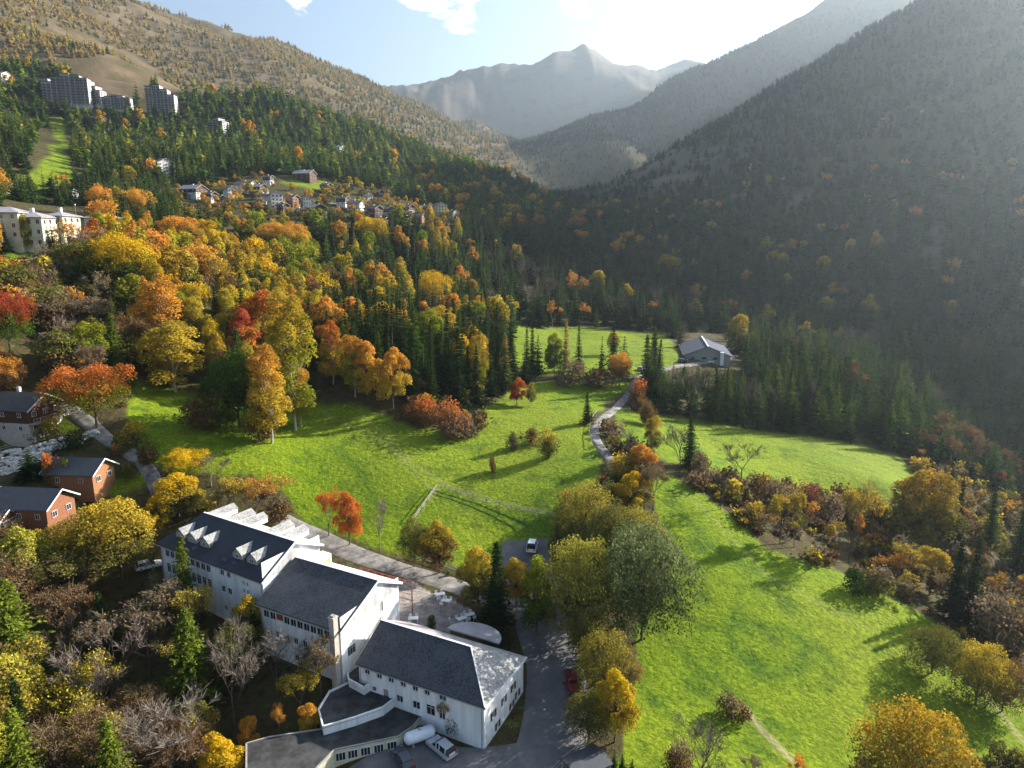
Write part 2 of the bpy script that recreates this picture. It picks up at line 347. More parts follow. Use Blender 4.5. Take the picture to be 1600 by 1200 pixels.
def foliage_mat():
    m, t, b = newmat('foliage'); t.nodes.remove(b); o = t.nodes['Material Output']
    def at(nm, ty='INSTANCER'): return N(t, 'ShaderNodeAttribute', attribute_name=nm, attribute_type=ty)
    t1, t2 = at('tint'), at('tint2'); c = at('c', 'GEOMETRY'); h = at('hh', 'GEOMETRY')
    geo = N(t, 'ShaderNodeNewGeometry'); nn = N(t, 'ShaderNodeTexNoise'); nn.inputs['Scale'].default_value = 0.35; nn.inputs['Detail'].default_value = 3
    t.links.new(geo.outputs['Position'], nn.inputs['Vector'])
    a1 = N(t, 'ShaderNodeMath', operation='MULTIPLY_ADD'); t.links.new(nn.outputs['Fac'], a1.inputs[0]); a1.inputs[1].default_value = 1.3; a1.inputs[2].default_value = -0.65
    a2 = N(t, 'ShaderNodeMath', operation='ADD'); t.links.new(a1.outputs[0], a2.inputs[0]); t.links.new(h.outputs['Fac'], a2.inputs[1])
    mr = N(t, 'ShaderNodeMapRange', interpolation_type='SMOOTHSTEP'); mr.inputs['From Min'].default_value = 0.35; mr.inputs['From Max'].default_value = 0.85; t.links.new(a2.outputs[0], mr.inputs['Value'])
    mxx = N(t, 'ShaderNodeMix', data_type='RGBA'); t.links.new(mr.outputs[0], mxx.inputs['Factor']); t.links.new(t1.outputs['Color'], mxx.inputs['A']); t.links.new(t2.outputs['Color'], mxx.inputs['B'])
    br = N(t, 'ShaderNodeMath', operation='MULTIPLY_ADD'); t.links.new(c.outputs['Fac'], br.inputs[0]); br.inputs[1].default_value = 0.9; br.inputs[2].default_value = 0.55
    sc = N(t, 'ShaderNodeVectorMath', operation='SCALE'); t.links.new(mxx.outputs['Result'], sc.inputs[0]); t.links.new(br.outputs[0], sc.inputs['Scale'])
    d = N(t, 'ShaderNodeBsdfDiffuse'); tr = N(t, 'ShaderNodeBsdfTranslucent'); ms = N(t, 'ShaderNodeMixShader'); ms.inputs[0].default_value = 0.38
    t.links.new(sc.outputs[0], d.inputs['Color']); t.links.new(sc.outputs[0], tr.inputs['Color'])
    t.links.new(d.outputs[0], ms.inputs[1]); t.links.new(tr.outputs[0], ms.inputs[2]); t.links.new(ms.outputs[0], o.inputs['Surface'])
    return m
M['leaf'] = foliage_mat()
M['bark'] = simple('bark', (0.11, 0.085, 0.065), 0.95, 0.3, 3)
M['bark_pale'] = simple('pale_bark', (0.42, 0.39, 0.35), 0.9, 0.25, 3)
def twig_mat():
    m, t, b = newmat('twigs'); a = N(t, 'ShaderNodeAttribute', attribute_name='tint', attribute_type='INSTANCER'); t.links.new(a.outputs['Color'], b.inputs['Base Color']); b.inputs['Roughness'].default_value = 0.9
    return m
M['twig'] = twig_mat()

#@@TERRAIN
# ---------------------------------------------------------------- land cover, drawn on the ground from the photograph
MEADOWS = [poly_world(p) for p in [
    [(208,588),(300,612),(480,632),(560,632),(650,672),(748,682),(762,645),(800,606),(850,596),(985,596),(960,625),(928,650),(924,680),(945,715),(938,770),(880,800),(850,860),(740,885),(600,862),(480,812),(440,760),(330,735),(250,722),(200,670)],
    [(1010,742),(1050,738),(1130,795),(1200,858),(1300,888),(1400,935),(1500,995),(1620,1060),(1700,1200),(940,1230),(985,1110),(1000,980),(1060,920),(1040,830)],
    [(950,640),(1080,655),(1180,672),(1300,685),(1400,712),(1440,750),(1410,790),(1330,775),(1250,765),(1150,745),(1050,722),(965,690)],
    [(800,508),(900,512),(1050,522),(1066,570),(1000,586),(900,592),(790,570)],
    [(76,184),(98,184),(112,250),(112,292),(20,296),(24,276),(78,268)],
    [(430,286),(480,280),(530,290),(500,298)],
    [(0,396),(110,400),(100,440),(0,438)],
    [(85,770),(160,772),(235,752),(225,720),(180,745),(110,760)],
    [(0,690),(100,688),(120,672),(60,664),(0,668)]]]
BARE_SLOPES = [poly_world(p) for p in [
    [(88,92),(150,96),(250,120),(235,150),(150,150),(110,122)],
    [(190,78),(215,84),(248,112),(300,150),(290,156),(236,118)],
    [(225,118),(340,125),(400,150),(330,150),(250,142)]]]
def wmask(x, y, polys, jit=0.012):
    r = np.hypot(x, y); k = r * jit
    jx = x + fbm(x / (6 + r * .02), y / (6 + r * .02), 3, 40) * k * 2.4; jy = y + fbm(x / (6 + r * .02), y / (6 + r * .02), 3, 50) * k * 2.4
    m = np.zeros(np.shape(x), bool)
    for p in polys: m |= in_poly(jx, jy, p)
    return m

def ground_mat():
    m, t, b = newmat('ground_cover'); tcn = N(t, 'ShaderNodeTexCoord'); P = tcn.outputs['Object']
    def noise(s, d=6, ro=0.6):
        n = N(t, 'ShaderNodeTexNoise'); n.inputs['Scale'].default_value = s; n.inputs['Detail'].default_value = d; n.inputs['Roughness'].default_value = ro; t.links.new(P, n.inputs['Vector']); return n.outputs['Fac']
    def mix(f, a, bb):
        x = N(t, 'ShaderNodeMix', data_type='RGBA')
        for s, v in (('Factor', f), ('A', a), ('B', bb)):
            if isinstance(v, (tuple, float)): x.inputs[s].default_value = v
            else: t.links.new(v, x.inputs[s])
        return x.outputs['Result']
    def rm(f, stops): r = ramp(t, stops); t.links.new(f, r.inputs[0]); return r.outputs[0]
    tuft = noise(1.7, 7, 0.7); mid = noise(0.16, 5, 0.6); big = noise(0.035, 4, 0.55)
    g1 = rm(tuft, [(0.34, (0.06, 0.095, 0.006)), (0.5, (0.12, 0.19, 0.005)), (0.66, (0.20, 0.275, 0.010))])
    g2 = rm(tuft, [(0.34, (0.09, 0.12, 0.010)), (0.5, (0.17, 0.225, 0.008)), (0.66, (0.26, 0.31, 0.02))])
    gm = mix(rm(big, [(0.4, (0, 0, 0)), (0.62, (1, 1, 1))]), g1, g2)
    gm = mix(rm(mid, [(0.36, (0.75, 0.75, 0.75)), (0.48, (0, 0, 0))]), gm, rm(tuft, [(0.35, (0.018, 0.05, 0.004)), (0.65, (0.08, 0.145, 0.008))]))
    fl = rm(noise(0.5, 7, 0.7), [(0.3, (0.022, 0.020, 0.010)), (0.5, (0.075, 0.055, 0.025)), (0.6, (0.055, 0.07, 0.018)), (0.72, (0.17, 0.125, 0.055))])
    far = rm(noise(0.02, 10, 0.7), [(0.3, (0.04, 0.04, 0.015)), (0.5, (0.11, 0.08, 0.04)), (0.7, (0.20, 0.145, 0.095))])
    rock = rm(noise(0.012, 12, 0.72), [(0.35, (0.05, 0.045, 0.042)), (0.5, (0.12, 0.10, 0.088)), (0.62, (0.13, 0.09, 0.045)), (0.8, (0.20, 0.18, 0.165))])
    A = lambda nm: N(t, 'ShaderNodeAttribute', attribute_name=nm, attribute_type='GEOMETRY').outputs['Fac']
    gm = mix(rm(noise(0.012, 5, 0.6), [(0.42, (0, 0, 0)), (0.7, (.55, .55, .55))]), gm, rm(tuft, [(0.35, (0.08, 0.11, 0.012)), (0.65, (0.24, 0.27, 0.03))]))
    gm = mix(A('lush'), gm, rm(tuft, [(0.35, (0.012, 0.05, 0.006)), (0.65, (0.05, 0.125, 0.01))])); gm = mix(A('worn'), gm, (0.30, 0.27, 0.13, 1))
    c = mix(A('grass'), fl, gm); c = mix(A('slope'), c, far); c = mix(A('rock'), c, rock); 
    c = mix(A('gravel'), c, rm(noise(0.8, 6, 0.7), [(0.3, (0.17, 0.145, 0.13)), (0.6, (0.34, 0.30, 0.27)), (0.75, (0.42, 0.37, 0.32))]))
    t.links.new(c, b.inputs['Base Color']); b.inputs['Roughness'].default_value = 0.95; b.inputs['Specular IOR Level'].default_value = 0.1
    ns = N(t, 'ShaderNodeMath', operation='MULTIPLY_ADD'); t.links.new(noise(0.7, 9, 0.7), ns.inputs[0]); ns.inputs[1].default_value = 1.0; t.links.new(mid, ns.inputs[2])
    bn = N(t, 'ShaderNodeBump'); bn.inputs['Strength'].default_value = 0.75; bn.inputs['Distance'].default_value = 0.9; t.links.new(ns.outputs[0], bn.inputs['Height']); t.links.new(bn.outputs[0], b.inputs['Normal'])
    return m
M['ground'] = ground_mat()
GRAVEL = [poly_world(p) for p in [
    [(590,900),(640,905),(668,925),(712,940),(742,958),(700,985),(640,985),(622,975),(600,930)]]]
NAZ, NR = 760, 470
azs = np.r_[np.linspace(R(-115), R(-42), 70)[:-1], np.linspace(R(-42), R(42), NAZ - 140), np.linspace(R(42), R(115), 72)[1:]]
rsx = np.r_[np.geomspace(30, 66, 8)[:-1], np.geomspace(66, 620, 300), np.geomspace(620, 9500, 170)[1:]]
AZ, RR = np.meshgrid(azs, rsx); GX = RR * np.sin(AZ); GY = RR * np.cos(AZ); GZ = Z(GX, GY)
a_grass = wmask(GX, GY, MEADOWS).astype(float)
# a soft rim between grass and scrub
a_grass = (a_grass + np.roll(a_grass, 1, 0) + np.roll(a_grass, -1, 0) + np.roll(a_grass, 1, 1) + np.roll(a_grass, -1, 1)) / 5
a_slope = sstep(850, 1200, RR) * (1 - sstep(2900, 3300, RR)); a_slope *= sstep(.03, -.02, AZ); a_slope = np.maximum(a_slope, wmask(GX, GY, BARE_SLOPES, .006))
a_rock = sstep(2900, 3300, RR)
a_gravel = wmask(GX, GY, GRAVEL, .004).astype(float)
CLIFFS = [poly_world(p) for p in [[(940,262),(1000,236),(1080,232),(1170,222),(1180,248),(1110,268),(1060,300),(980,318),(930,300)], [(1130,300),(1230,280),(1300,300),(1230,330),(1140,330)], [(1420,360),(1480,350),(1500,400),(1440,410)]]]
a_rock = np.maximum(a_rock, wmask(GX, GY, CLIFFS, .01) * sstep(.03, .12, fbm(GX / 22., GY / 22., 4, 91)) * .8)
def track(pts, w, wob=.4):
    p = poly_world(pts); d = np.full(GX.shape, 1e9); near_ = RR < 330; gx, gy = GX[near_], GY[near_]; dd = np.full(gx.shape, 1e9)
    for i in range(len(p) - 1):
        a, b = p[i], p[i + 1]; ab = b - a; t = np.clip(((gx - a[0]) * ab[0] + (gy - a[1]) * ab[1]) / (ab @ ab), 0, 1); dd = np.minimum(dd, np.hypot(gx - a[0] - t * ab[0], gy - a[1] - t * ab[1]))
    dd = dd + fbm(gx / 2.5, gy / 2.5, 3, 61) * wob * w * 2.5; d[near_] = dd; return np.exp(-(d / w) ** 2)
a_worn = np.maximum.reduce([track([(1165, 1108), (1190, 1140), (1225, 1175), (1270, 1215)], .5), track([(500, 640), (600, 690), (680, 770)], .35) * .35, track([(648, 812), (668, 784), (684, 762)], .35) * .5, track([(1500, 1050), (1560, 1110), (1600, 1160)], .6) * .6,
    track([(560, 640), (640, 720), (740, 780), (870, 800)], .4) * .3, track([(1060, 760), (1200, 900), (1400, 1010), (1600, 1110)], .5) * .2])
a_lush = np.maximum.reduce([track([(1135, 985), (1170, 972), (1230, 985), (1262, 1010), (1250, 1045), (1205, 1055), (1160, 1030), (1135, 985)], 1.0) * .5, track([(1010, 960), (1040, 1000), (1110, 1060), (1240, 1150)], .9) * .45,
    track([(980, 1010), (1010, 1080), (1060, 1130)], .8) * .4, track([(520, 700), (560, 730), (590, 790)], 1.6) * .5, track([(690, 775), (760, 800), (850, 822)], 2.6) * .5, track([(1060, 800), (1120, 860), (1180, 890)], 1.5) * .5, track([(250, 640), (300, 660), (420, 720)], .8) * .3])
def terrain_piece(name, r0, r1, a0, a1):
    i0, i1 = np.searchsorted(rsx, r0), min(np.searchsorted(rsx, r1), len(rsx) - 1); j0, j1 = np.searchsorted(azs, a0), min(np.searchsorted(azs, a1), len(azs) - 1)
    sl = (slice(i0, i1 + 1), slice(j0, j1 + 1)); nr, na = i1 - i0 + 1, j1 - j0 + 1
    V = np.stack([GX[sl], GY[sl], GZ[sl]], -1).reshape(-1, 3); idx = np.arange(nr * na).reshape(nr, na)
    Fq = np.stack([idx[:-1, :-1], idx[:-1, 1:], idx[1:, 1:], idx[1:, :-1]], -1).reshape(-1, 4)[:, ::-1]
    me = mesh_np(name, V, Fq=Fq, mats=[M['ground']], smooth=True, attrs={k: v[sl].ravel() for k, v in (('grass', a_grass), ('slope', a_slope), ('rock', a_rock), ('gravel', a_gravel), ('worn', a_worn), ('lush', a_lush))})
    o = put(bpy.data.objects.new(name, me)); o['kind'] = 'structure'; return o
terrain_piece('ground', 20, 800, -3, 3)
terrain_piece('sunny_hillside', 800, 3000, -3, R(1.5)); terrain_piece('shaded_hillside', 800, 3000, R(1.5), 3)
terrain_piece('far_mountains', 3000, 20000, -3, 3)

#@@BUILDINGS
def at_z(px, py, zo):
    """point of the line of sight through a photograph pixel at working height zo -> metres"""
    a, b, c = ray(px, py); s = zo * SC / c; return float(a * s), float(b * s), zo * SC
def G(x, y): return float(Z(np.array([x]), np.array([y]))[0])
class Frame:
    """local axes x (right), y (away) at a corner"""
    def __init__(s, ox, oy, dx, dy): s.o = (ox, oy); l = math.hypot(dx, dy); s.x = (dx / l, dy / l); s.rz = math.atan2(dy, dx)
_wincache = {}
def window_mesh(w, h, mull=1, trans=0):
    key = (round(w, 2), round(h, 2), mull, trans)
    if key not in _wincache:
        f = MB(); t = 0.05; f.box(-w/2, w/2, 0, .08, -h/2, -h/2 + t).box(-w/2, w/2, 0, .08, h/2 - t, h/2).box(-w/2, -w/2 + t, 0, .08, -h/2 + t, h/2 - t).box(w/2 - t, w/2, 0, .08, -h/2 + t, h/2 - t)
        for i in range(mull): x = -w/2 + w * (i + 1) / (mull + 1); f.box(x - .022, x + .022, .005, .075, -h/2 + t, h/2 - t)
        if trans: f.box(-w/2 + t, w/2 - t, .01, .07, h * .2, h * .2 + .05)
        fo = f.build('window', M['white_trim']); p = MB().box(-w/2 + .02, w/2 - .02, .035, .05, -h/2 + .02, h/2 - .02); po = p.build('pane', M['glass'])
        _wincache[key] = (fo.data, po.data); bpy.data.objects.remove(fo); bpy.data.objects.remove(po)
    return _wincache[key]
def add_window(parent, x, y, z, rz, w, h, mull=1, trans=0, name='window'):
    a, b = window_mesh(w, h, mull, trans); o = put(bpy.data.objects.new(name, a), parent); o.location = (x, y, z); o.rotation_euler = (0, 0, rz)
    p = put(bpy.data.objects.new('pane', b), o); return o
def panel(mb, p0, p1, zb, zt, rects, depth=0.2):
    """vertical wall from p0 to p1 (inside on the left), with real openings; rects in metres along the wall and absolute z"""
    d = Vector((p1[0] - p0[0], p1[1] - p0[1])); L = d.length; d /= L; nrm = Vector((-d.y, d.x))
    P = lambda s, z, o=0.0: (p0[0] + d.x * s + nrm.x * o, p0[1] + d.y * s + nrm.y * o, z)
    S = sorted({0.0, L, *[r[0] for r in rects], *[r[1] for r in rects]}); Zs = sorted({zb, zt, *[r[2] for r in rects], *[r[3] for r in rects]})
    for i in range(len(S) - 1):
        for j in range(len(Zs) - 1):
            cs, cz_ = (S[i] + S[i+1]) / 2, (Zs[j] + Zs[j+1]) / 2
            if any(r[0] < cs < r[1] and r[2] < cz_ < r[3] for r in rects): continue
            mb.quad(P(S[i], Zs[j]), P(S[i+1], Zs[j]), P(S[i+1], Zs[j+1]), P(S[i], Zs[j+1]))
    for a, b, c, e in [r[:4] for r in rects]:
        mb.quad(P(a, c), P(b, c), P(b, c, depth), P(a, c, depth)); mb.quad(P(a, e), P(a, e, depth), P(b, e, depth), P(b, e))
        mb.quad(P(a, c), P(a, c, depth), P(a, e, depth), P(a, e)); mb.quad(P(b, c), P(b, e), P(b, e, depth), P(b, c, depth))
    return P, math.atan2(d.y, d.x)
def wing(name, label, fr, L, tr, tb, zf, zr, zb_, zg, hipL=0.0, hipR=0.0, oh=0.5, front=(), right=(), wall='white_wall', roof_f='slate', roof_b='pale_roof', roof_h='slate_pale_sunlit', group=None, ohx=0.5):
    """a pitched roof wing. local x from -L (left) to 0 (right); y from 0 (front eave) over tr (ridge) to tb (back eave); z in metres"""
    e = empty(name, (fr.o[0], fr.o[1], zg), fr.rz, label, 'building', group); k = zg
    zf -= k; zr -= k; zb_ -= k
    # walls
    w = MB(); x0, x1 = -L + ohx, -ohx; y0, y1 = oh, tb - oh; sl_f = (zr - zf) / tr; sl_b = (zr - zb_) / (tb - tr); th = .28
    wf = zf + oh * sl_f - th - .05; wb = zb_ + oh * sl_b - th - .05; wr_ = zr - th - .05; low = min(wf, wb)
    P1, r1 = panel(w, (x0, y0), (x1, y0), -2.5, wf, [q[:4] for q in front]); P2, r2 = panel(w, (x1, y0), (x1, y1), -2.5, low, [q[:4] for q in right])
    panel(w, (x1, y1), (x0, y1), -2.5, wb, []); panel(w, (x0, y1), (x0, y0), -2.5, low, [])
    for xx, hp in ((x1, hipR), (x0, hipL)):
        if hp: continue
        pts = [(xx, y0, low), (xx, y1, low), (xx, y1, wb), (xx, tr, wr_), (xx, y0, wf)]
        if abs(low - wb) < 1e-4: pts.pop(2)
        w.quad(*(pts if xx == x1 else pts[::-1]))
    w.build('wall', M[wall], e)
    # roof slopes
    a = -L + hipL; b = -hipR; pr = .002
    MB().slab([(-L, 0, zf), (0, 0, zf), (b, tr, zr), (a, tr, zr)], th).build('roof', M[roof_f], e)
    MB().slab([(0, tb, zb_), (-L, tb, zb_), (a, tr + .004, zr), (b, tr + .004, zr)], th).build('roof', M[roof_b], e)  # back slope paler than the front: sun glare is put into its colour
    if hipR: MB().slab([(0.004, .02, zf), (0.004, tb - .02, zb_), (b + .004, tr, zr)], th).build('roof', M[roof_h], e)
    if hipL: MB().slab([(-L - .004, tb - .02, zb_), (-L - .004, .02, zf), (a - .004, tr, zr)], th).build('roof', M[roof_f], e)
    # white barge boards, ridge and hip cappings, gutters
    t = MB()
    if not hipR:
        t.beam((.05, -.02, zf - .16), (.05, tr, zr - .16), .09, .34); t.beam((.05, tr, zr - .16), (.05, tb + .02, zb_ - .16), .09, .34)
    else: t.beam((.0, 0, zf + .03), (b, tr, zr + .03), .16, .1); t.beam((.06, 0, zf - .16), (.06, tb, zb_ - .16), .09, .36)
    t.beam((a, tr, zr + .04), (b, tr, zr + .04), .3, .08); t.build('barge_board', M['white_trim'], e)
    g = MB(); g.tube((-L, -.07, zf - .22), (0, -.07, zf - .22), .08, .08, 6)
    for gx in (x0 + .3, x1 - .3): g.tube((gx, y0 - .08, -.5), (gx, y0 - .08, wf), .05, .05, 6)
    g.build('gutter', M['grey_trim'], e)
    for (P, rz, lst) in ((P1, r1, front), (P2, r2, right)):
        for q in lst:
            s = (q[0] + q[1]) / 2; zc = (q[2] + q[3]) / 2; x, y, z = P(s, zc, .12); ty = q[4] if len(q) > 4 else 'w'
            ww, hh = q[1] - q[0], q[3] - q[2]
            if ty == 'w': add_window(e, x, y, z, rz, ww - .004, hh - .004, 1 if ww < 1.5 else 2, 1 if hh > 1.3 else 0)
            elif ty == 'p': d_ = MB().box(-ww/2, ww/2, 0, .05, -hh/2, hh/2).build('infill_panel', M[q[5]], e); d_.location = (x, y, z); d_.rotation_euler = (0, 0, rz)
            elif ty == 'd': d_ = MB().box(-ww/2, ww/2, 0, .06, -hh/2, hh/2).build('door', M['grey_trim'], e); d_.location = (x, y, z); d_.rotation_euler = (0, 0, rz)
            elif ty == 's':
                add_window(e, x, y, z, rz, ww - .004, hh - .004, 1)
                for sg in (-1, 1):
                    sh = MB().box(-.2, .2, 0, .05, -hh/2, hh/2).build('shutter', M['wood_dark'], e); x_, y_, z_ = P(s + sg * (ww/2 + .22), zc, -.06); sh.location = (x_, y_, z_); sh.rotation_euler = (0, 0, rz)
    return e, (x0, x1, y0, y1, wf, wb, k)
S_ = SC
# --- near wing
E3 = (-4.2 * S_, 94.6 * S_); F3 = Frame(*E3, .893, -.449); zg3 = -79.6 * S_
def rel(z, g): return z * S_ - g
top3 = rel(-71.5, zg3)
fr3 = [(c - .45, c + .45, top3 - 1.45, top3 - .45) for c in (1.4, 3.5, 5.5, 7.5, 9.5, 11.4)] + [(13.3, 14.4, top3 - 1.45, top3 - .45)]
fr3 += [(2.2, 2.9, 2.9, 3.7), (4.1, 5.0, 2.0, 3.9, 'd'), (6.3, 7.4, 2.6, 3.7), (9.0, 10.2, 2.5, 3.7), (11.2, 12.6, 2.3, 3.9), (13.2, 14.2, 2.3, 3.7)]
ri3 = [(2.2, 2.9, 3.0, 4.1, 's'), (5.2, 5.9, 3.2, 4.3, 's'), (8.0, 8.7, 3.4, 4.5, 's'), (3.4, 4.0, .7, 1.7, 's'), (9.4, 10.0, 1.5, 2.5, 's'), (7.6, 8.2, .9, 1.9, 's')]
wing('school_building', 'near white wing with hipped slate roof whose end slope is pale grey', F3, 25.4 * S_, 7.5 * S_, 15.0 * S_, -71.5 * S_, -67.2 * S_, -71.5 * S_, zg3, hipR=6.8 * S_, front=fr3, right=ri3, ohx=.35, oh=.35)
# --- middle wing
E2 = (-29.3 * S_, 106.6 * S_); F2 = Frame(*E2, .885, -.465); zg2 = -76.5 * S_; t2 = rel(-66, zg2)
L2 = 20.3 * S_; fr2 = []
xs = [1.2, 2.55, 5.4, 6.7, 8.0, 9.3, 10.6, 11.9, 13.2]
for c in xs: fr2.append((c - .6, c + .6, t2 - 2.1, t2 - .5))
fr2.append((3.3, 4.75, t2 - 1.85, t2 - .5, 'p', 'red_panel'))
for c in (1.6, 3.4, 5.2, 7.0, 8.8): fr2.append((c - .45, c + .45, t2 - 4.9, t2 - 3.8))
for c in (7.0, 10.5): fr2.append((c - .45, c + .45, t2 - 7.6, t2 - 6.6))
ri2 = [(9.2, 10.0, t2 + 1.0, t2 + 1.9), (8.6, 9.5, t2 - 1.8, t2 + .1, 'd'), (1.3, 3.0, t2 - 5.1, t2 - 3.6, 'w')]
e2, b2 = wing('school_building', 'middle white wing with dark slate roof, brick like chimney and white gable wall', F2, L2, 10.5 * S_, 17.6 * S_, -66 * S_, -61.2 * S_, -64.9 * S_, zg2, front=fr2, right=ri2, ohx=.4, roof_b='white_trim')  # white back slope: glare of the sun painted into the slate's colour
# --- left wing with dormers
E1 = (-46.6 * S_, 118.3 * S_); F1 = Frame(*E1, .857, -.515); zg1 = -76.0 * S_; t1 = rel(-63, zg1); L1 = 33.0 * S_; fr1 = []
for i in range(9):
    c = 1.8 + i * 1.38; (fr1.append((c - .6, c + .6, t1 - 2.15, t1 - .5)) if i not in (2, 3) else fr1.append((c - .6, c + .6, t1 - 2.15, t1 - .5, 'w')))
    fr1.append((c - .6, c + .6, t1 - 5.1, t1 - 3.35))
for c in (16.4, 18.0): fr1.append((c - .5, c + .5, t1 - 1.75, t1 - .55)); fr1.append((c - .5, c + .5, t1 - 4.7, t1 - 3.55))
for c in (21.6, 22.5):
    for q in (1.3, 2.6, 4.1): fr1.append((c - .25, c + .25, t1 - q - .75, t1 - q))
for c in (16.6, 18.2, 22.0): fr1.append((c - .4, c + .4, t1 - 7.9, t1 - 7.0))
e1, b1 = wing('school_building', 'left white wing with five small dormers on its dark roof', F1, L1, 8.4 * S_, 15.6 * S_, -63 * S_, -58 * S_, -61.5 * S_, zg1, hipL=5.0 * S_, front=fr1, right=[(7.4, 8.2, t1 + 2.0, t1 + 3.0)], ohx=.4, roof_f='slate_smooth', roof_b='white_trim')  # back slope coloured white to carry the sun's glare
def dormer(e, x, side, k, zf, zr, tr, tb):
    """gabled dormer: side -1 front, +1 back"""
    w, h = 1.25, (.95 if side < 0 else .75); y_out = tr * .26 if side < 0 else tb + .1; zt = zf + (zr - zf) * (.74 if side < 0 else 0.93); y_in = tr * .80 + .02 if side < 0 else tr + .35
    ze = zt - h
    MB().slab([(x, y_out, zt), (x + w, y_out, ze), (x + w, y_in, ze), (x, y_in, zt)], .07).build('dormer_roof', M['slate_pale_sunlit'], e)  # right slope in the pale slate: sunlight painted into its colour
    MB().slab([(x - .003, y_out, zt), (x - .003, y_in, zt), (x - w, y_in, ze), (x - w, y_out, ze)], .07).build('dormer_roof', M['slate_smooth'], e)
    c = MB(); yo = y_out + .12 * -side; base = zf + (.3 if side < 0 else -.3)
    yb = y_in; c.prism([(x - w + .1, min(yo, yb)), (x + w - .1, min(yo, yb)), (x + w - .1, max(yo, yb)), (x - w + .1, max(yo, yb))], ze - .9, ze - .05)
    c.quad((x - w + .1, yo, ze - .05), (x + w - .1, yo, ze - .05), (x, yo, zt - .09)); c.build('dormer_wall', M['grey_trim' if side < 0 else 'white_wall'], e)
    add_window(e, x, yo + .06 * side, ze - .45, 0 if side < 0 else math.pi, .8, .7)
zf1, zr1, zb1 = rel(-63, zg1), rel(-58, zg1), rel(-61.5, zg1)
for c in (3.9, 7.1, 10.5, 18.8, 22.3): dormer(e1, -L1 + c + .3, -1, zg1, zf1, zr1, 8.4 * S_, 15.6 * S_)
for c in (3.9, 8.8, 12.0, 18.8, 22.3): dormer(e1, -L1 + c + .3, 1, zg1, zb1, zr1, 8.4 * S_, 15.6 * S_)
for c, q in ((9, .12), (17, .12), (19.2, .1)):
    o = MB().box(-.5, .5, -.35, .35, .0, .1).build('skylight', M['glass'], e1); o.location = (-L1 + c, 1.2, zf1 + 1.2 * (zr1 - zf1) / (8.4 * S_)); o.rotation_euler = (math.atan2(zr1 - zf1, 8.4 * S_), 0, 0)
# rear porch with a yellow panel at the right end of the left wing
pb = MB(); px0, py0 = -.4, 15.6 * S_ - .2; pb.box(-2.6, -.45, py0 + .2, py0 + 2.2, 4.8, 9.3).build('rear_porch', M['white_wall'], e1)
MB().box(-1.7, -.85, py0 + 2.2, py0 + 2.26, 6.4, 8.6).build('infill_panel', M['yellow_panel'], e1)
MB().box(-.45, -.39, py0 + .9, py0 + 1.9, 6.6, 8.6).build('infill_panel', M['yellow_panel'], e1)
# chimney of the middle wing
ch = MB(); zc0 = rel(-66, zg2) - 6.5; ztop = rel(-63.3, zg2)
ch.box(-1.35, -.45, -.75, .15, zc0 - 4, ztop).box(-1.43, -.37, -.83, .23, ztop + .002, ztop + .16)
chim = ch.build('chimney', M['concrete'], e2); MB().box(-1.2, -.95, -.6, -.1, ztop + .162, ztop + .4).box(-.85, -.6, -.6, -.1, ztop + .162, ztop + .4).build('flue', M['grey_trim'], chim)
# brown trellis lean-to and posts behind the middle wing
tr_ = MB(); y_ = 17.6 * S_
for i in range(7): tr_.beam((-1 - i * 1.5, y_ - .2, 9.0), (-1 - i * 1.5, y_ + 2.4, 8.4), .1)
tr_.beam((.2, y_ + 2.4, 8.45), (-10.4, y_ + 2.4, 8.45), .12); tr_.beam((.1, y_ + 1.2, 8.75), (-10.4, y_ + 1.2, 8.75), .12)
for i in range(4): tr_.beam((0.1 - i * 3.4, y_ + 2.3, 2.2), (.1 - i * 3.4, y_ + 2.3, 8.4), .12)
tr_.beam((.1, y_ + 2.3, 5.2), (-10.2, y_ + 2.3, 5.2), .1); tr_.beam((.1, y_ + 2.3, 6.2), (-10.2, y_ + 2.3, 6.2), .06)
tr_.build('balcony_frame', M['rust_steel'], e2)
# roof canopy behind the near wing
cn = MB(); pts = []; cx_, cy_, rr_ = -9.0, 15.2 * S_, 3.6; zt_ = rel(-70.6, zg3)
pts = [(cx_ + rr_ * 1.25 * math.cos(a), cy_ + rr_ * math.sin(a), zt_ - .02 * rr_ * math.sin(a)) for a in np.linspace(0, math.pi, 16)]
cn.slab(pts, .22); o = cn.build('porch_canopy', M['pale_roof'], None); o.location = (E3[0], E3[1], zg3); o.rotation_euler = (0, 0, F3.rz); tag(o, 'pale half round canopy behind the near wing', 'canopy')
# outside steel stair at the white gable
st = empty('outside_stair', at_z(560, 1010, -72), F2.rz, 'light steel outside stair climbing the white gable wall', 'staircase'); ax, ay, az_ = st.location
a_ = Vector(at_z(594, 962, -69.2)); b_ = Vector(at_z(528, 1062, -75.6)); Ri = Matrix.Rotation(-F2.rz, 4, 'Z')
A_ = Ri @ (a_ - st.location); B_ = Ri @ (b_ - st.location); side = (B_ - A_).cross(Vector((0, 0, 1))).normalized() * .55
for sg in (-1, 1):
    MB().beam(A_ + side * sg, B_ + side * sg, .06, .22).build('stringer', M['steel'], st)
    r_ = MB(); r_.beam(A_ + side * sg + Vector((0, 0, 1)), B_ + side * sg + Vector((0, 0, 1)), .05).beam(A_ + side * sg + Vector((0, 0, .5)), B_ + side * sg + Vector((0, 0, .5)), .03)
    for i in range(10): p = A_.lerp(B_, i / 9) + side * sg; r_.beam(p, p + Vector((0, 0, 1)), .04)
    r_.build('handrail', M['steel'], st)
for i in range(24):
    p = A_.lerp(B_, (i + .5) / 24); MB().beam(p - side, p + side, .26, .04).build('tread', M['steel'], st)
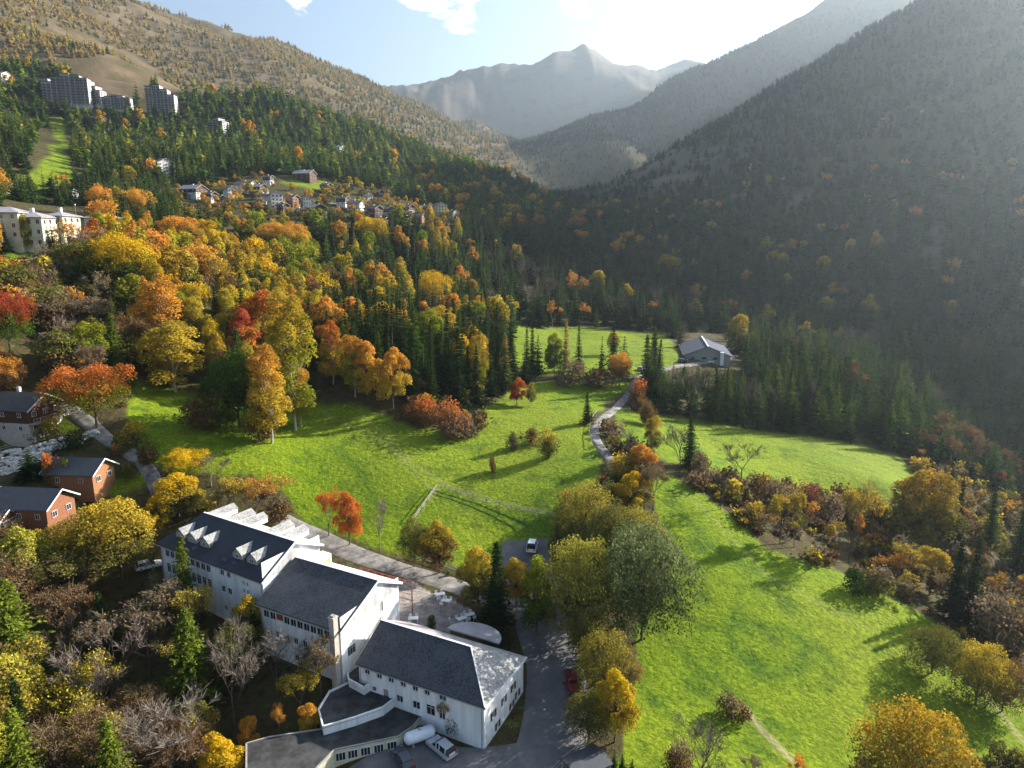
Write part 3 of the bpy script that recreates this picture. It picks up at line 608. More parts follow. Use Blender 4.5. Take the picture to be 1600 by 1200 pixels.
for f_ in (.35, .7, 1.0):
    p = A_.lerp(B_, f_); MB().beam(p, (p.x, p.y, -8), .1).build('post', M['steel'], st)
# platform terrace between middle and near wing
def poly_z(pts, zo): return [at_z(px, py, zo) for px, py in pts]
def world_part(mb, name, mat, parent): 
    o = mb.build(name, M[mat], None); o.parent = parent; o.matrix_parent_inverse = parent.matrix_basis.inverted(); return o
def flat_block(name, label, px_pts, zo, thick, roofmat, wallmat, curb=.35, group=None):
    P = poly_z(px_pts, zo); cx = sum(p[0] for p in P) / len(P); cyy = sum(p[1] for p in P) / len(P); zt = zo * SC
    area = sum(P[i][0] * P[(i+1) % len(P)][1] - P[(i+1) % len(P)][0] * P[i][1] for i in range(len(P)))
    if area < 0: P = P[::-1]
    e = empty(name, (cx, cyy, zt - thick), 0, label, 'building', group); pl = [(p[0] - cx, p[1] - cyy) for p in P]
    MB().prism(pl, -1.5, thick - .12).build('wall', M[wallmat], e)
    big = [(x * 1.0, y * 1.0) for x, y in pl]; MB().prism([(x * 1.004, y * 1.004) for x, y in big], thick - .118, thick).build('roof', M[roofmat], e)
    k = len(pl)
    for i in range(k):
        a, b = pl[i], pl[(i + 1) % k]
        MB().beam((a[0], a[1], thick + curb / 2), (b[0], b[1], thick + curb / 2), .2, curb).build('parapet', M['white_wall' if curb > .2 else 'grey_trim'], e)
    return e, pl, (cx, cyy, zt)
flat_block('terrace_block', 'small sunken terrace with white parapets at the inner corner of the wings', [(541,1040),(556,1033),(598,1048),(600,1056),(569,1079),(545,1066)], -75.3, 3.2, 'asphalt_roof', 'white_wall', .6)
flat_block('flat_roofed_annexe', 'upper flat roofed annexe with a white fascia', [(505,1137),(553,1123),(598,1107),(629,1083),(603,1064),(571,1080),(544,1068),(515,1082),(498,1110)], -76.2, 2.4, 'asphalt_roof', 'white_wall', .28)
ea, pla, ca = flat_block('flat_roofed_annexe', 'lower curved flat roofed annexe with a long row of windows', [(522,1172),(560,1164),(622,1151),(645,1135),(668,1107),(630,1086),(600,1109),(505,1139),(420,1152),(385,1162),(385,1215),(480,1215)], -77.6, 3.0, 'asphalt_roof', 'cream_wall', .1)
# windows of the lower annexe along its curved front
fp = [(at_z(522,1172,-77.6)), (at_z(560,1164,-77.6)), (at_z(622,1151,-77.6)), (at_z(645,1135,-77.6)), (at_z(668,1107,-77.6))]
for i in range(4):
    a, b = Vector(fp[i]), Vector(fp[i+1]); d = (b - a); d.z = 0; L = d.length; n = max(1, int(L / 1.45)); rz = math.atan2(d.y, d.x)
    for j in range(n):
        s = (j + .5) / n; p = a + d * s; nn = Vector((d.y, -d.x, 0)).normalized() * .09
        o = add_window(ea, p.x - ca[0] + nn.x, p.y - ca[1] + nn.y, 1.9, rz, min(1.25, L / n - .12), 1.2, 2)
# hot yard things
def tank():
    p = Vector(hitz(656, 1160)); rz = R(28); e = empty('gas_tank', p, rz, 'white gas tank lying beside the flat roofed annexe', 'tank'); L, r = 3.3, .82
    b = MB(); k = 20; prof = [(-L/2 - .5, .12), (-L/2 - .42, .4), (-L/2 - .22, .66), (-L/2, r), (L/2, r), (L/2 + .22, .66), (L/2 + .42, .4), (L/2 + .5, .12)]
    for x, q in prof: b.v += [(x, q * math.cos(2 * math.pi * i / k), 1.15 + q * math.sin(2 * math.pi * i / k)) for i in range(k)]
    for j in range(len(prof) - 1): b.f += [(j * k + i, j * k + (i + 1) % k, (j + 1) * k + (i + 1) % k, (j + 1) * k + i) for i in range(k)]
    b.f += [tuple(range(k)), tuple(range(len(prof) * k - k, len(prof) * k))]; b.build('tank_body', M['tank'], e, smooth=True)
    for x in (-1.1, 1.1): MB().box(x - .12, x + .12, -.6, .6, 0, .55).build('saddle', M['concrete'], e)
    MB().tube((0, 0, 1.96), (0, 0, 2.12), .22, .22, 12).build('filler_cap', M['steel'], e)
def hitz(px, py): x, y, z = hit(px, py); return float(x[0]), float(y[0]), float(z[0])
tank()
def car(px, py, rz, label, paint, van=False, k=1.0):
    x, y, z = hitz(px, py); e = empty('parked_van' if van else 'parked_car', (x, y, z + .05), rz, label, 'van' if van else 'car'); e.scale = (k, k, k)
    L, W, H = (4.6, 1.85, 1.95) if van else (4.3, 1.76, 1.48)
    lo = [(-L/2, .35), (-L/2 + .05, .85), (-L/2 + .12, 1.0 if van else .92), (L/2 - 1.15, .98 if van else .9), (L/2 - .25, .78), (L/2, .6), (L/2, .3)]
    b = MB(); n = len(lo)
    for yy in (-W/2, W/2): b.v += [(xx, yy * (1 if zz < .8 else .96), zz) for xx, zz in lo]
    b.f += [tuple(range(n)), tuple(range(2 * n - 1, n - 1, -1))] + [(i, i + n, (i + 1) % n + n, (i + 1) % n) for i in range(n)]
    body = b.build('body', M[paint], e)
    c = MB(); zb = .9 if not van else .98; t = [(-L/2 + .12, zb), (-L/2 + (.25 if van else .45), H - .06), (-L/2 + .7, H), (L/2 - 2.2, H), (L/2 - (1.55 if van else 1.95), H - .08), (L/2 - 1.15, zb)]; n = len(t)
    for yy in (-1, 1): c.v += [(xx, yy * (W/2 - .06 - .2 * (zz - zb) / (H - zb)), zz) for xx, zz in t]
    c.f += [tuple(range(n)), tuple(range(2 * n - 1, n - 1, -1))] + [(i, i + n, (i + 1) % n + n, (i + 1) % n) for i in range(n)]
    c.build('window_glass', M['glass'], e)
    rf = MB(); rf.prism([(-L/2 + .5, -W/2 + .26), (L/2 - 2.0, -W/2 + .26), (L/2 - 2.0, W/2 - .26), (-L/2 + .5, W/2 - .26)], H - .04, H + .03).build('car_roof', M[paint], e)
    pl = MB()
    for yy in (-1, 1):
        for xx in (-L/2 + .55, -L/2 + 1.7, L/2 - 2.0): pl.beam((xx - .1, yy * (W/2 - .05), zb), (xx + .05, yy * (W/2 - .25), H), .09, .03)
    pl.build('pillar', M[paint], e)
    for xx in (-L/2 + .8, L/2 - .85):
        for yy in (-W/2 + .12, W/2 - .12):
            w = MB().tube((xx, yy - .11, .31), (xx, yy + .11, .31), .31, .31, 14).build('wheel', M['rubber'], e); s = 1 if yy > 0 else -1
            MB().tube((xx, yy + s * .1, .31), (xx, yy + s * .125, .31), .19, .17, 10).build('rim', M['steel'], w)
    for yy in (-.62, .62):
        MB().box(L/2 - .12, L/2 + .01, yy - .2, yy + .2, .6, .75).build('headlight', M['steel'], e); MB().box(-L/2 - .01, -L/2 + .1, yy - .13, yy + .13, .7, .95).build('tail_light', M['lamp_red'], e)
    return e
car(690, 1174, R(134), 'silver estate car parked below the side wall beside the white tank', 'car_silver', k=1.05)
car(894, 1084, R(100), 'dark red car under the trees at the edge of the access road', 'car_red')
car(893, 1066, R(96), 'second dark red car half hidden under the trees beyond the first', 'car_red')
car(832, 858, R(80), 'white van in the shade under the trees at the top of the access road', 'car_white', True)
car(233, 888, R(35), 'white car parked in the shade at the left corner of the left wing', 'car_white')
car(630, 1192, R(120), 'dark car in the shade at the bottom of the yard', 'car_dark')
def furniture(px, py, rz, n, label, group='white garden tables and chairs on the terrace'):
    x, y, z = hitz(px, py); e = empty('garden_table', (x, y, z), rz, label, 'table', group); MB().box(-.8, .8, -.45, .45, .70, .76).build('tabletop', M['furniture'], e)
    for sx in (-.65, .65):
        for sy in (-.32, .32): MB().box(sx - .03, sx + .03, sy - .03, sy + .03, 0, .7).build('leg', M['furniture'], e)
    for i in range(n):
        a = (i // 2) * 1.0 - .5; sy = -1 if i % 2 else 1
        c = empty('garden_chair', (x + math.cos(rz) * a - math.sin(rz) * .85 * sy, y + math.sin(rz) * a + math.cos(rz) * .85 * sy, z), rz + (0 if sy < 0 else math.pi), 'white plastic chair at the ' + label.split(' ', 1)[1], 'chair', 'white plastic chairs round the terrace tables')
        MB().box(-.24, .24, -.24, .24, .42, .46).build('seat', M['furniture'], c); MB().box(-.24, .24, -.27, -.22, .462, .9).build('backrest', M['furniture'], c)
        for sx in (-.2, .2):
            for s2 in (-.2, .2): MB().box(sx - .02, sx + .02, s2 - .02, s2 + .02, 0, .418).build('leg', M['furniture'], c)
furniture(688, 934, R(20), 4, 'white table in the middle of the terrace')
furniture(697, 944, R(-15), 3, 'white table just below the middle one on the terrace')
furniture(646, 972, R(5), 3, 'white table near the white gable wall')
furniture(722, 972, R(30), 4, 'white table at the shaded edge of the terrace')
furniture(734, 966, R(25), 4, 'white table touching the shaded edge of the terrace')

#@@ROADS
def asphalt():
    m, t, b = newmat('worn_asphalt'); tcn = N(t, 'ShaderNodeTexCoord')
    n = N(t, 'ShaderNodeTexNoise'); n.inputs['Scale'].default_value = .35; n.inputs['Detail'].default_value = 9; n.inputs['Roughness'].default_value = .7; t.links.new(tcn.outputs['Object'], n.inputs['Vector'])
    r = ramp(t, [(.3, (.075, .075, .08)), (.55, (.13, .125, .125)), (.75, (.2, .185, .165))]); t.links.new(n.outputs['Fac'], r.inputs[0]); t.links.new(r.outputs[0], b.inputs['Base Color']); b.inputs['Roughness'].default_value = .9
    return m
M['asphalt'] = asphalt(); M['path'] = simple('pale_gravel_path', (.20, .185, .17), .95, .45, .5, bump=.3)
ROADS = []
def ribbon(name, label, pts, width, mat, lift=.14):
    p = np.array(pts, float); x, y, z = hit(p[:, 0], p[:, 1]); W_ = np.c_[x, y]
    # smooth centre line
    P = [W_[0]]; 
    for i in range(len(W_) - 1):
        p0, p1, p2, p3 = W_[max(i-1, 0)], W_[i], W_[i+1], W_[min(i+2, len(W_)-1)]; k = max(2, int(np.linalg.norm(p2 - p1) / 1.2))
        for s in range(1, k + 1):
            t = s / k; P.append(.5 * ((2*p1) + (-p0+p2)*t + (2*p0-5*p1+4*p2-p3)*t*t + (-p0+3*p1-3*p2+p3)*t**3))
    P = np.array(P); ROADS.append((P, width)); d = np.gradient(P, axis=0); d /= np.linalg.norm(d, axis=1, keepdims=True) + 1e-9; nn = np.c_[-d[:, 1], d[:, 0]]
    wv = width / 2 * (1 + .12 * fbm(np.arange(len(P)) / 6., np.zeros(len(P)), 2, 5)); K = 7; o = np.linspace(-1, 1, K)
    V = P[:, None] + nn[:, None] * (o[None, :, None] * wv[:, None, None]); vx, vy = V[..., 0].ravel(), V[..., 1].ravel(); vz = Z(vx, vy) + lift; vz = vz.reshape(len(P), K); vz[:, 0] -= .3; vz[:, -1] -= .3
    idx = np.arange(len(P) * K).reshape(len(P), K); F = np.stack([idx[:-1, :-1], idx[:-1, 1:], idx[1:, 1:], idx[1:, :-1]], -1).reshape(-1, 4)
    me = mesh_np(name, np.c_[vx, vy, vz.ravel()], Fq=F[:, ::-1], mats=[M[mat]], smooth=True); ob = put(bpy.data.objects.new(name, me)); ob['kind'] = 'structure'; return ob
ribbon('access_road', '', [(780,1290),(850,1190),(868,1120),(868,1050),(850,990),(835,930),(822,880),(820,845)], 10.5, 'asphalt')
ribbon('yard', '', [(560,1230),(640,1190),(720,1200),(830,1190)], 9, 'asphalt', .10)
ribbon('road', '', [(440,815),(500,842),(560,868),(620,888),(690,908),(750,930),(830,950)], 5.2, 'path')
ribbon('lane', '', [(88,628),(110,640),(140,662),(165,684),(200,706),(228,730),(245,760),(262,800)], 3.4, 'path')
ribbon('village_street', '', [(380,298),(470,310),(560,325),(650,345),(720,352)], 5, 'path', .3)
ribbon('winding_path', '', [(1150,556),(1120,564),(1090,568),(1050,574),(1015,583),(994,596),(985,612),(966,634),(941,655),(929,673),(934,692),(950,714),(960,735)], 2.7, 'path', .2)

#@@SMALL
def fence(label, pts, step=2.6, h=1.1, mat='wood_grey', rails=2, name='rail_fence', post=.12):
    p = np.array(pts, float); x, y, z = hit(p[:, 0], p[:, 1]); Q = [np.array([x[i], y[i]]) for i in range(len(x))]; e = empty(name, (float(x[0]), float(y[0]), float(z[0])), 0, label, 'fence')
    S = []
    for i in range(len(Q) - 1):
        n = max(1, int(np.linalg.norm(Q[i+1] - Q[i]) / step)); S += [Q[i] + (Q[i+1] - Q[i]) * k / n for k in range(n)]
    S.append(Q[-1]); S = np.array(S); zz = Z(S[:, 0], S[:, 1]); me = MB().box(-post/2, post/2, -post/2, post/2, -.4, h).build('post', M[mat], e); md = me.data; bpy.data.objects.remove(me); o = Vector((x[0], y[0], z[0])); W3 = [Vector((S[i][0], S[i][1], zz[i])) - o for i in range(len(S))]
    for i, w in enumerate(W3):
        q = put(bpy.data.objects.new('post', md), e); q.location = w; q.rotation_euler = (random.gauss(0, .04), random.gauss(0, .04), random.uniform(0, .5))
    for i in range(len(W3) - 1):
        for r in range(rails): a = W3[i] + Vector((0, 0, h * (.92 - .42 * r))); b = W3[i+1] + Vector((0, 0, h * (.92 - .42 * r) + random.gauss(0, .04))); MB().beam(a, b, .05, .12).build('rail', M[mat], e)
fence('pale rail fence round the lower corner of the upper meadow', [(648,812),(668,784),(684,762),(720,772),(760,784),(800,796),(835,804),(866,810)])
fence('rail fence on the verge above the terrace road', [(640,870),(680,884),(720,898),(745,906)])
fence('rail fence above the pale stone terraces', [(0,706),(40,696),(80,688),(120,684),(150,684)], 2.4)
fence('wooden fence along the foot of the access road', [(862,1215),(880,1196),(900,1180),(914,1166),(932,1158)], 2.2, 1.4, post=.16)
fence('wire fence with posts beside the winding path', [(925,700),(921,680),(923,660),(934,645)], 4, 1.0, rails=1)
# shelter at the foot of the road
x, y, z = hitz(915, 1215); e = empty('shelter', (x, y, z), R(30), 'grey roofed little shelter at the bottom edge beside the access road', 'shelter')
MB().slab([(-2.6, -2, 2.3), (2.6, -2, 2.3), (2.6, 0, 2.9), (-2.6, 0, 2.9)], .12).build('roof', M['metal_roof'], e); MB().slab([(-2.6, .004, 2.9), (2.6, .004, 2.9), (2.6, 2, 2.3), (-2.6, 2, 2.3)], .12).build('roof', M['metal_roof'], e)
for sx in (-2.3, 2.3):
    for sy in (-1.7, 1.7): MB().box(sx - .09, sx + .09, sy - .09, sy + .09, -.5, 2.3).build('post', M['wood_grey'], e)
# stone terraces by the chalets: boulder walls
def boulder_wall(label, pts, h, n):
    p = np.array(pts, float); x, y, z = hit(p[:, 0], p[:, 1]); e = empty('stone_terrace_wall', (float(x[0]), float(y[0]), float(z[0])), 0, label, 'wall'); o = np.array([x[0], y[0], z[0]])
    seg = np.r_[0, np.cumsum(np.hypot(np.diff(x), np.diff(y)))]; import bmesh
    base = []
    for v in range(4):
        bm = bmesh.new(); bmesh.ops.create_icosphere(bm, subdivisions=1, radius=.5)
        for q in bm.verts: q.co *= random.uniform(.75, 1.1)
        me = bpy.data.meshes.new('boulder'); bm.to_mesh(me); bm.free(); me.materials.append(M['stone']); base.append(me)
    for i in range(n):
        s = random.uniform(0, seg[-1]); lv = random.choice(range(int(h / .55) + 1)); px = np.interp(s, seg, x); py = np.interp(s, seg, y); pz = float(Z(np.array([px]), np.array([py]))[0])
        q = put(bpy.data.objects.new('boulder', random.choice(base)), e); q.location = (px - o[0] + random.gauss(0, .25), py - o[1] + lv * .35, pz - o[2] + lv * .55 + .1); k = random.uniform(.8, 1.5); q.scale = (k * 1.3, k, k * .75); q.rotation_euler = (0, 0, random.uniform(0, 6))
boulder_wall('lower pale boulder wall below the dark chalet', [(0,742),(30,734),(62,722),(78,712)], 2.4, 120)
boulder_wall('upper pale boulder wall below the dark chalet', [(0,722),(50,712),(95,700),(125,692)], 1.8, 120)
boulder_wall('small boulder edging beside the lane', [(118,690),(138,682),(150,678)], .6, 24)

def house(label, pos, rz, W, L, hw, pitch, wall='plaster_white', roof='village_roof', upper=None, oh=.7, name='chalet', cat='house', group=None, wins=3, deck=False, chimney=True, storeys=2, base=None):
    """gable end faces local -y; ridge along y"""
    e = empty(name, pos, rz, label, cat, group); hr = hw + W / 2 * math.tan(pitch); th = .18; w = MB(); hb = hw * .45 if upper or base else hw
    def shell(mb, z0, z1, gab, mul=1.0):
        x, y = W/2 * mul, L/2 * mul
        mb.quad((-x,-y,z0),(x,-y,z0),(x,-y,z1),(-x,-y,z1)); mb.quad((x,-y,z0),(x,y,z0),(x,y,z1),(x,-y,z1)); mb.quad((x,y,z0),(-x,y,z0),(-x,y,z1),(x,y,z1)); mb.quad((-x,y,z0),(-x,-y,z0),(-x,-y,z1),(-x,y,z1))
        if gab:
            for yy in (-y, y): mb.quad((-x, yy, z1), (x, yy, z1), (0, yy, hr - th - .03))
    if upper or base:
        shell(w, -2.5, hb, False); w.build('ground_floor_wall', M[base or wall], e); u = MB(); shell(u, hb, hw, True, 1.01); u.build('upper_wall', M[upper or wall], e)
    else: shell(w, -2.5, hw, True); w.build('wall', M[wall], e)
    y = L/2 + oh; xo = W/2 + oh; ze = hw - oh * math.tan(pitch) + .1; zr = hr + .1
    MB().slab([(-xo,-y,ze),(0,-y,zr),(0,y,zr),(-xo,y,ze)], th).build('roof', M[roof], e); MB().slab([(.004,-y,zr),(xo,-y,ze),(xo,y,ze),(.004,y,zr)], th).build('roof', M[roof], e)
    t = MB()
    for yy in (-y - .04, y + .04): t.beam((-xo, yy, ze - .1), (0, yy, zr - .1), .07, .24); t.beam((0, yy, zr - .1), (xo, yy, ze - .1), .07, .24)
    t.build('barge_board', M['white_trim' if name == 'chalet' else 'wood_grey'], e)
    for s in range(storeys):
        zc = (s + .5) * hw / storeys + .1
        for i in range(wins):
            x = -W/2 + W * (i + .5) / wins; add_window(e, x, -L/2 * 1.01 - .09, zc, 0, min(1.1, W/wins*.5), 1.1)
        for i in range(max(2, int(L / 3.5))):
            yy = -L/2 + L * (i + .5) / max(2, int(L / 3.5))
            add_window(e, W/2 * 1.01 + .09, yy, zc, R(90), .9, 1.0)
            add_window(e, -W/2 * 1.01 - .09, yy, zc, R(-90), .9, 1.0)
    if chimney: c = MB().box(W*.18, W*.18 + .6, L*.1, L*.1 + .6, hw, hr + .7).build('chimney', M['plaster_white'], e)
    if deck:
        MB().box(-W/2 - .2, W/2 + .2, -L/2 - 1.5, -L/2 - .03, hb - .15, hb).build('balcony_floor', M['wood_grey'], e); b = MB(); b.beam((-W/2 - .2, -L/2 - 1.45, hb + 1), (W/2 + .2, -L/2 - 1.45, hb + 1), .08)
        for i in range(12): b.beam((-W/2 - .1 + i * (W + .2) / 11, -L/2 - 1.45, hb), (-W/2 - .1 + i * (W + .2) / 11, -L/2 - 1.45, hb + 1), .06)
        b.build('balcony_railing', M['wood_grey'], e)
    return e

# log chalets at the left
RZC = R(84)
x, y, z = hitz(36, 668); house('dark brown log chalet behind the boulder walls', (x, y, z - .3), R(80), 8.6, 12, 5.6, R(30), wall='plaster_white', upper='wood_dark', roof='metal_roof', base='concrete', deck=True)
x, y, z = hitz(128, 754); house('orange log chalet at the corner of the lane', (x, y, z - .2), RZC, 6.2, 9.6, 3.4, R(32), wall='wood_orange', roof='metal_roof', storeys=1, wins=2, chimney=False)
x, y, z = hitz(56, 810); house('red brown log chalet with timber deck in the middle of the row', (x, y, z - .2), RZC, 6.8, 10.5, 3.9, R(32), wall='wood_red', roof='metal_roof', storeys=1, wins=2, chimney=False)
x, y, z = hitz(-22, 850); house('orange log chalet cut by the left edge of the photo', (x, y, z - .2), RZC, 7.0, 9.6, 4.6, R(32), wall='wood_orange', roof='metal_roof', storeys=1, wins=2, chimney=False, deck=True)
def deck(label, px_pts, lift=.5):
    P = [hitz(*q) for q in px_pts]; zt = sum(p[2] for p in P) / len(P) + lift; o = P[0]; e = empty('timber_deck', (o[0], o[1], zt), 0, label, 'deck')
    a, b, c, d = [Vector((p[0] - o[0], p[1] - o[1], 0)) for p in P]; n = 16
    for i in range(n):
        t = (i + .5) / n; MB().beam(a.lerp(d, t), b.lerp(c, t), (d - a).length / n * .86, .06).build('deck_board', M['wood_grey'], e)
    for p, q in ((a, b), (b, c), (c, d)):
        k = max(2, int((q - p).length / 1.6))
        for i in range(k + 1): w = p.lerp(q, i / k); MB().beam(w + Vector((0, 0, -1.6)), w + Vector((0, 0, 1)), .1).build('post', M['wood_grey'], e)
        MB().beam(p + Vector((0, 0, .98)), q + Vector((0, 0, .98)), .1, .06).build('rail', M['wood_grey'], e); MB().beam(p + Vector((0, 0, .5)), q + Vector((0, 0, .5)), .06, .05).build('rail', M['wood_grey'], e)
deck('log railed deck in front of the red brown chalet', [(66,838),(112,826),(128,808),(92,812)])
deck('narrow deck in front of the orange chalet at the lane corner', [(146,768),(176,758),(170,748),(140,758)], .2)
deck('deck below the leftmost chalet', [(2,858),(34,842),(40,832),(10,840)], .4)
# far village
VIL = [ # px, base py, width px, rz deg, wall, roof, storeys, label
(303,308,34,70,'plaster_white','pale_roof',2,'pale wide roofed house at the left end of the village'),
(361,308,22,40,'plaster_white','village_roof',2,'dark gabled chalet left of the turquoise roofed house'),
(385,300,26,75,'plaster_white','village_roof',2,'long house with blue grey roof in the village'),
(405,304,24,60,'plaster_white','pale_roof',2,'pale roofed house right of the long blue grey one'),
(430,322,26,35,'plaster_white','metal_roof',3,'tall white gabled house in the village'),
(456,322,24,60,'wood_red','village_roof',2,'red brown wooden chalet in the village'),
(478,322,18,30,'plaster_white','village_roof',2,'small white chalet behind the red brown one'),
(497,337,28,35,'plaster_white','pale_roof',2,'grey roofed white house below the red brown chalet'),
(520,336,14,60,'wood_orange','village_roof',1,'tiny shed beside the grey roofed white house'),
(556,330,24,75,'plaster_white','village_roof',2,'low dark roofed house in the middle of the village'),
(552,340,16,20,'wood_orange','village_roof',1,'little orange walled house below the low dark roofed one'),
(584,338,26,55,'wood_dark','village_roof',2,'brown roofed chalet right of the village centre'),
(608,338,20,35,'plaster_white','village_roof',2,'white chalet with red brown gable in the village'),
(626,342,22,70,'plaster_white','metal_roof',1,'house with dark blue roof near the right end of the village'),
(650,345,26,80,'wood_red','village_roof',1,'long brown fronted house near the right end of the village'),
(687,336,24,30,'cream_wall','village_roof',3,'big dark roofed chalet with sunny gable at the right end of the village'),
(735,330,14,40,'plaster_white','village_roof',1,'small house among trees right of the village'),
(600,305,14,60,'plaster_white','pale_roof',1,'small pale house above the village street'),
(477,282,30,75,'wood_dark','pale_roof',2,'dark walled house on the upper terrace of the village'),
(458,270,22,75,'plaster_white','village_roof',1,'small white house behind the upper terrace'),
(529,243,22,60,'plaster_white','pale_roof',3,'white stepped house alone in the forest above the village'),
(253,272,36,50,'plaster_white','pale_roof',3,'white hotel with grey roof in the forest'),
(227,232,22,40,'plaster_white','village_roof',2,'grey gabled house in the forest above the white hotel'),
(8,305,28,60,'plaster_white','village_roof',2,'low house at the left edge above the cream building'),
(150,195,24,70,'wood_dark','village_roof',2,'brown roofed lodge below the long tower block'),
(170,212,16,60,'wood_dark','village_roof',2,'small brown lodge behind the first lodge'),
(115,308,12,60,'plaster_white','village_roof',1,'tiny pale roofed house in the trees right of the left edge house'),
(4,130,22,70,'plaster_white','pale_roof',3,'white building high at the left edge'),
(735,345,10,60,'plaster_white','pale_roof',1,'tiny hut at the forest edge'),
(658,232,8,60,'plaster_white','pale_roof',1,'lone tiny white hut high in the forest')]
VIL += [
(330,316,18,60,'plaster_white','village_roof',2,'small dark roofed chalet between the wide roofed house and the gabled chalet'),
(346,322,16,40,'wood_dark','village_roof',2,'small brown chalet below the left end of the village'),
(412,318,16,70,'plaster_white','village_roof',2,'small white chalet left of the tall white gabled house'),
(443,334,18,50,'wood_dark','village_roof',2,'dark timber chalet below the tall white gabled house'),
(468,336,16,65,'plaster_white','pale_roof',1,'pale shed roofed house below the red brown chalet'),
(536,322,18,70,'plaster_white','village_roof',2,'brown roofed chalet above the low dark roofed house'),
(570,346,20,30,'plaster_white','village_roof',2,'brown and white chalet at the lower edge of the village'),
(596,350,18,75,'wood_dark','village_roof',1,'long low barn at the lower edge of the village'),
(616,352,16,50,'plaster_white','pale_roof',1,'pale roofed garage at the lower edge of the village'),
(638,334,18,50,'plaster_white','village_roof',2,'chalet with white ground floor above the long brown fronted house'),
(664,334,16,70,'wood_dark','village_roof',2,'dark chalet between the long brown fronted house and the big dark roofed one'),
(706,342,18,55,'plaster_white','village_roof',2,'brown roofed chalet right of the big dark roofed one'),
(510,300,16,60,'plaster_white','village_roof',2,'small chalet below the dark walled house on the upper terrace'),
(545,296,14,40,'wood_dark','village_roof',1,'little timber house beside the upper village lane'),
(420,288,14,70,'plaster_white','village_roof',2,'small chalet at the top left of the village'),
(575,312,14,40,'plaster_white','pale_roof',1,'pale little house above the village street right of centre')]
for cx, by, wpx, rzd, wl, rf, stn, lab in VIL:
    x, y, z = hitz(cx, by); d = math.hypot(x, y); W = wpx / FPX * d * .82; W = max(W, 4)
    house(lab, (x, y, z + .5), R(rzd), W * .78, W * 1.05, 1.9 * stn + .5, R(27), wall=wl, roof=rf, name='village_house', storeys=stn, wins=3, oh=.6, upper='wood_dark' if (wl == 'plaster_white' and stn >= 2 and cx % 3 != 1) else None)
# cream institution at the left
def block(label, px, py, dx, W, D, H, rf='pale_roof', wall='cream_wall', rows=3, cols=6, pitch=.35, name='apartment_building', cat='building', sidecols=3, winw=1.0, winh=1.3):
    """hipped block; front faces local -y"""
    x, y, z = hitz(px, py); e = empty(name, (x, y, z), R(dx), label, cat); fl = H / rows; w = MB()
    fr = [(W * (i + .5) / cols - winw/2, W * (i + .5) / cols + winw/2, fl * (j + .5) - winh/2 + .1, fl * (j + .5) + winh/2 + .1) for i in range(cols) for j in range(rows)]
    sd_ = [(D * (i + .5) / sidecols - winw/2, D * (i + .5) / sidecols + winw/2, fl * (j + .5) - winh/2 + .1, fl * (j + .5) + winh/2 + .1) for i in range(sidecols) for j in range(rows)]
    for p0, p1, rr in (((-W/2, -D/2), (W/2, -D/2), fr), ((W/2, -D/2), (W/2, D/2), sd_), ((W/2, D/2), (-W/2, D/2), []), ((-W/2, D/2), (-W/2, -D/2), sd_)):
        P, rz = panel(w, p0, p1, -4, H, rr)
        for q in rr: a, b, c = P((q[0] + q[1]) / 2, (q[2] + q[3]) / 2, .12); add_window(e, a, b, c, rz, winw - .004, winh - .004, 1)
    w.build('wall', M[wall], e); o = .6; h = D / 2 * pitch; i_ = D / 2 * .9
    A, B, Cc, Dd = (-W/2 - o, -D/2 - o, H), (W/2 + o, -D/2 - o, H), (W/2 + o, D/2 + o, H), (-W/2 - o, D/2 + o, H); r0, r1 = (-W/2 + i_, 0, H + h), (W/2 - i_, 0, H + h)
    q = MB(); n = 0; q.v += [A, B, Cc, Dd, r0, r1] + [(p[0], p[1], p[2] - .2) for p in (A, B, Cc, Dd)]; q.f += [(0, 1, 5, 4), (1, 2, 5), (2, 3, 4, 5), (3, 0, 4), (6, 9, 8, 7), (0, 6, 7, 1), (1, 7, 8, 2), (2, 8, 9, 3), (3, 9, 6, 0)]
    q.build('roof', M[rf], e); MB().box(-.5, .5, -.4, .4, H + h * .7, H + h + 1.2).build('chimney', M['plaster_white'], e); return e
block('left cream wing with chimneyed pale roof', -14, 374, 8, 22, 10, 8, rows=3, cols=7)
block('middle cream building with many small windows', 58, 386, 4, 10, 9.5, 9, rows=3, cols=4, sidecols=3)
block('right cream building with a sunny yellow end wall', 101, 382, -6, 7, 8, 9, rows=3, cols=2, sidecols=3)
block('small pale roofed house right of the cream buildings', 160, 366, 40, 12, 8, 6, rows=2, cols=3, sidecols=2)
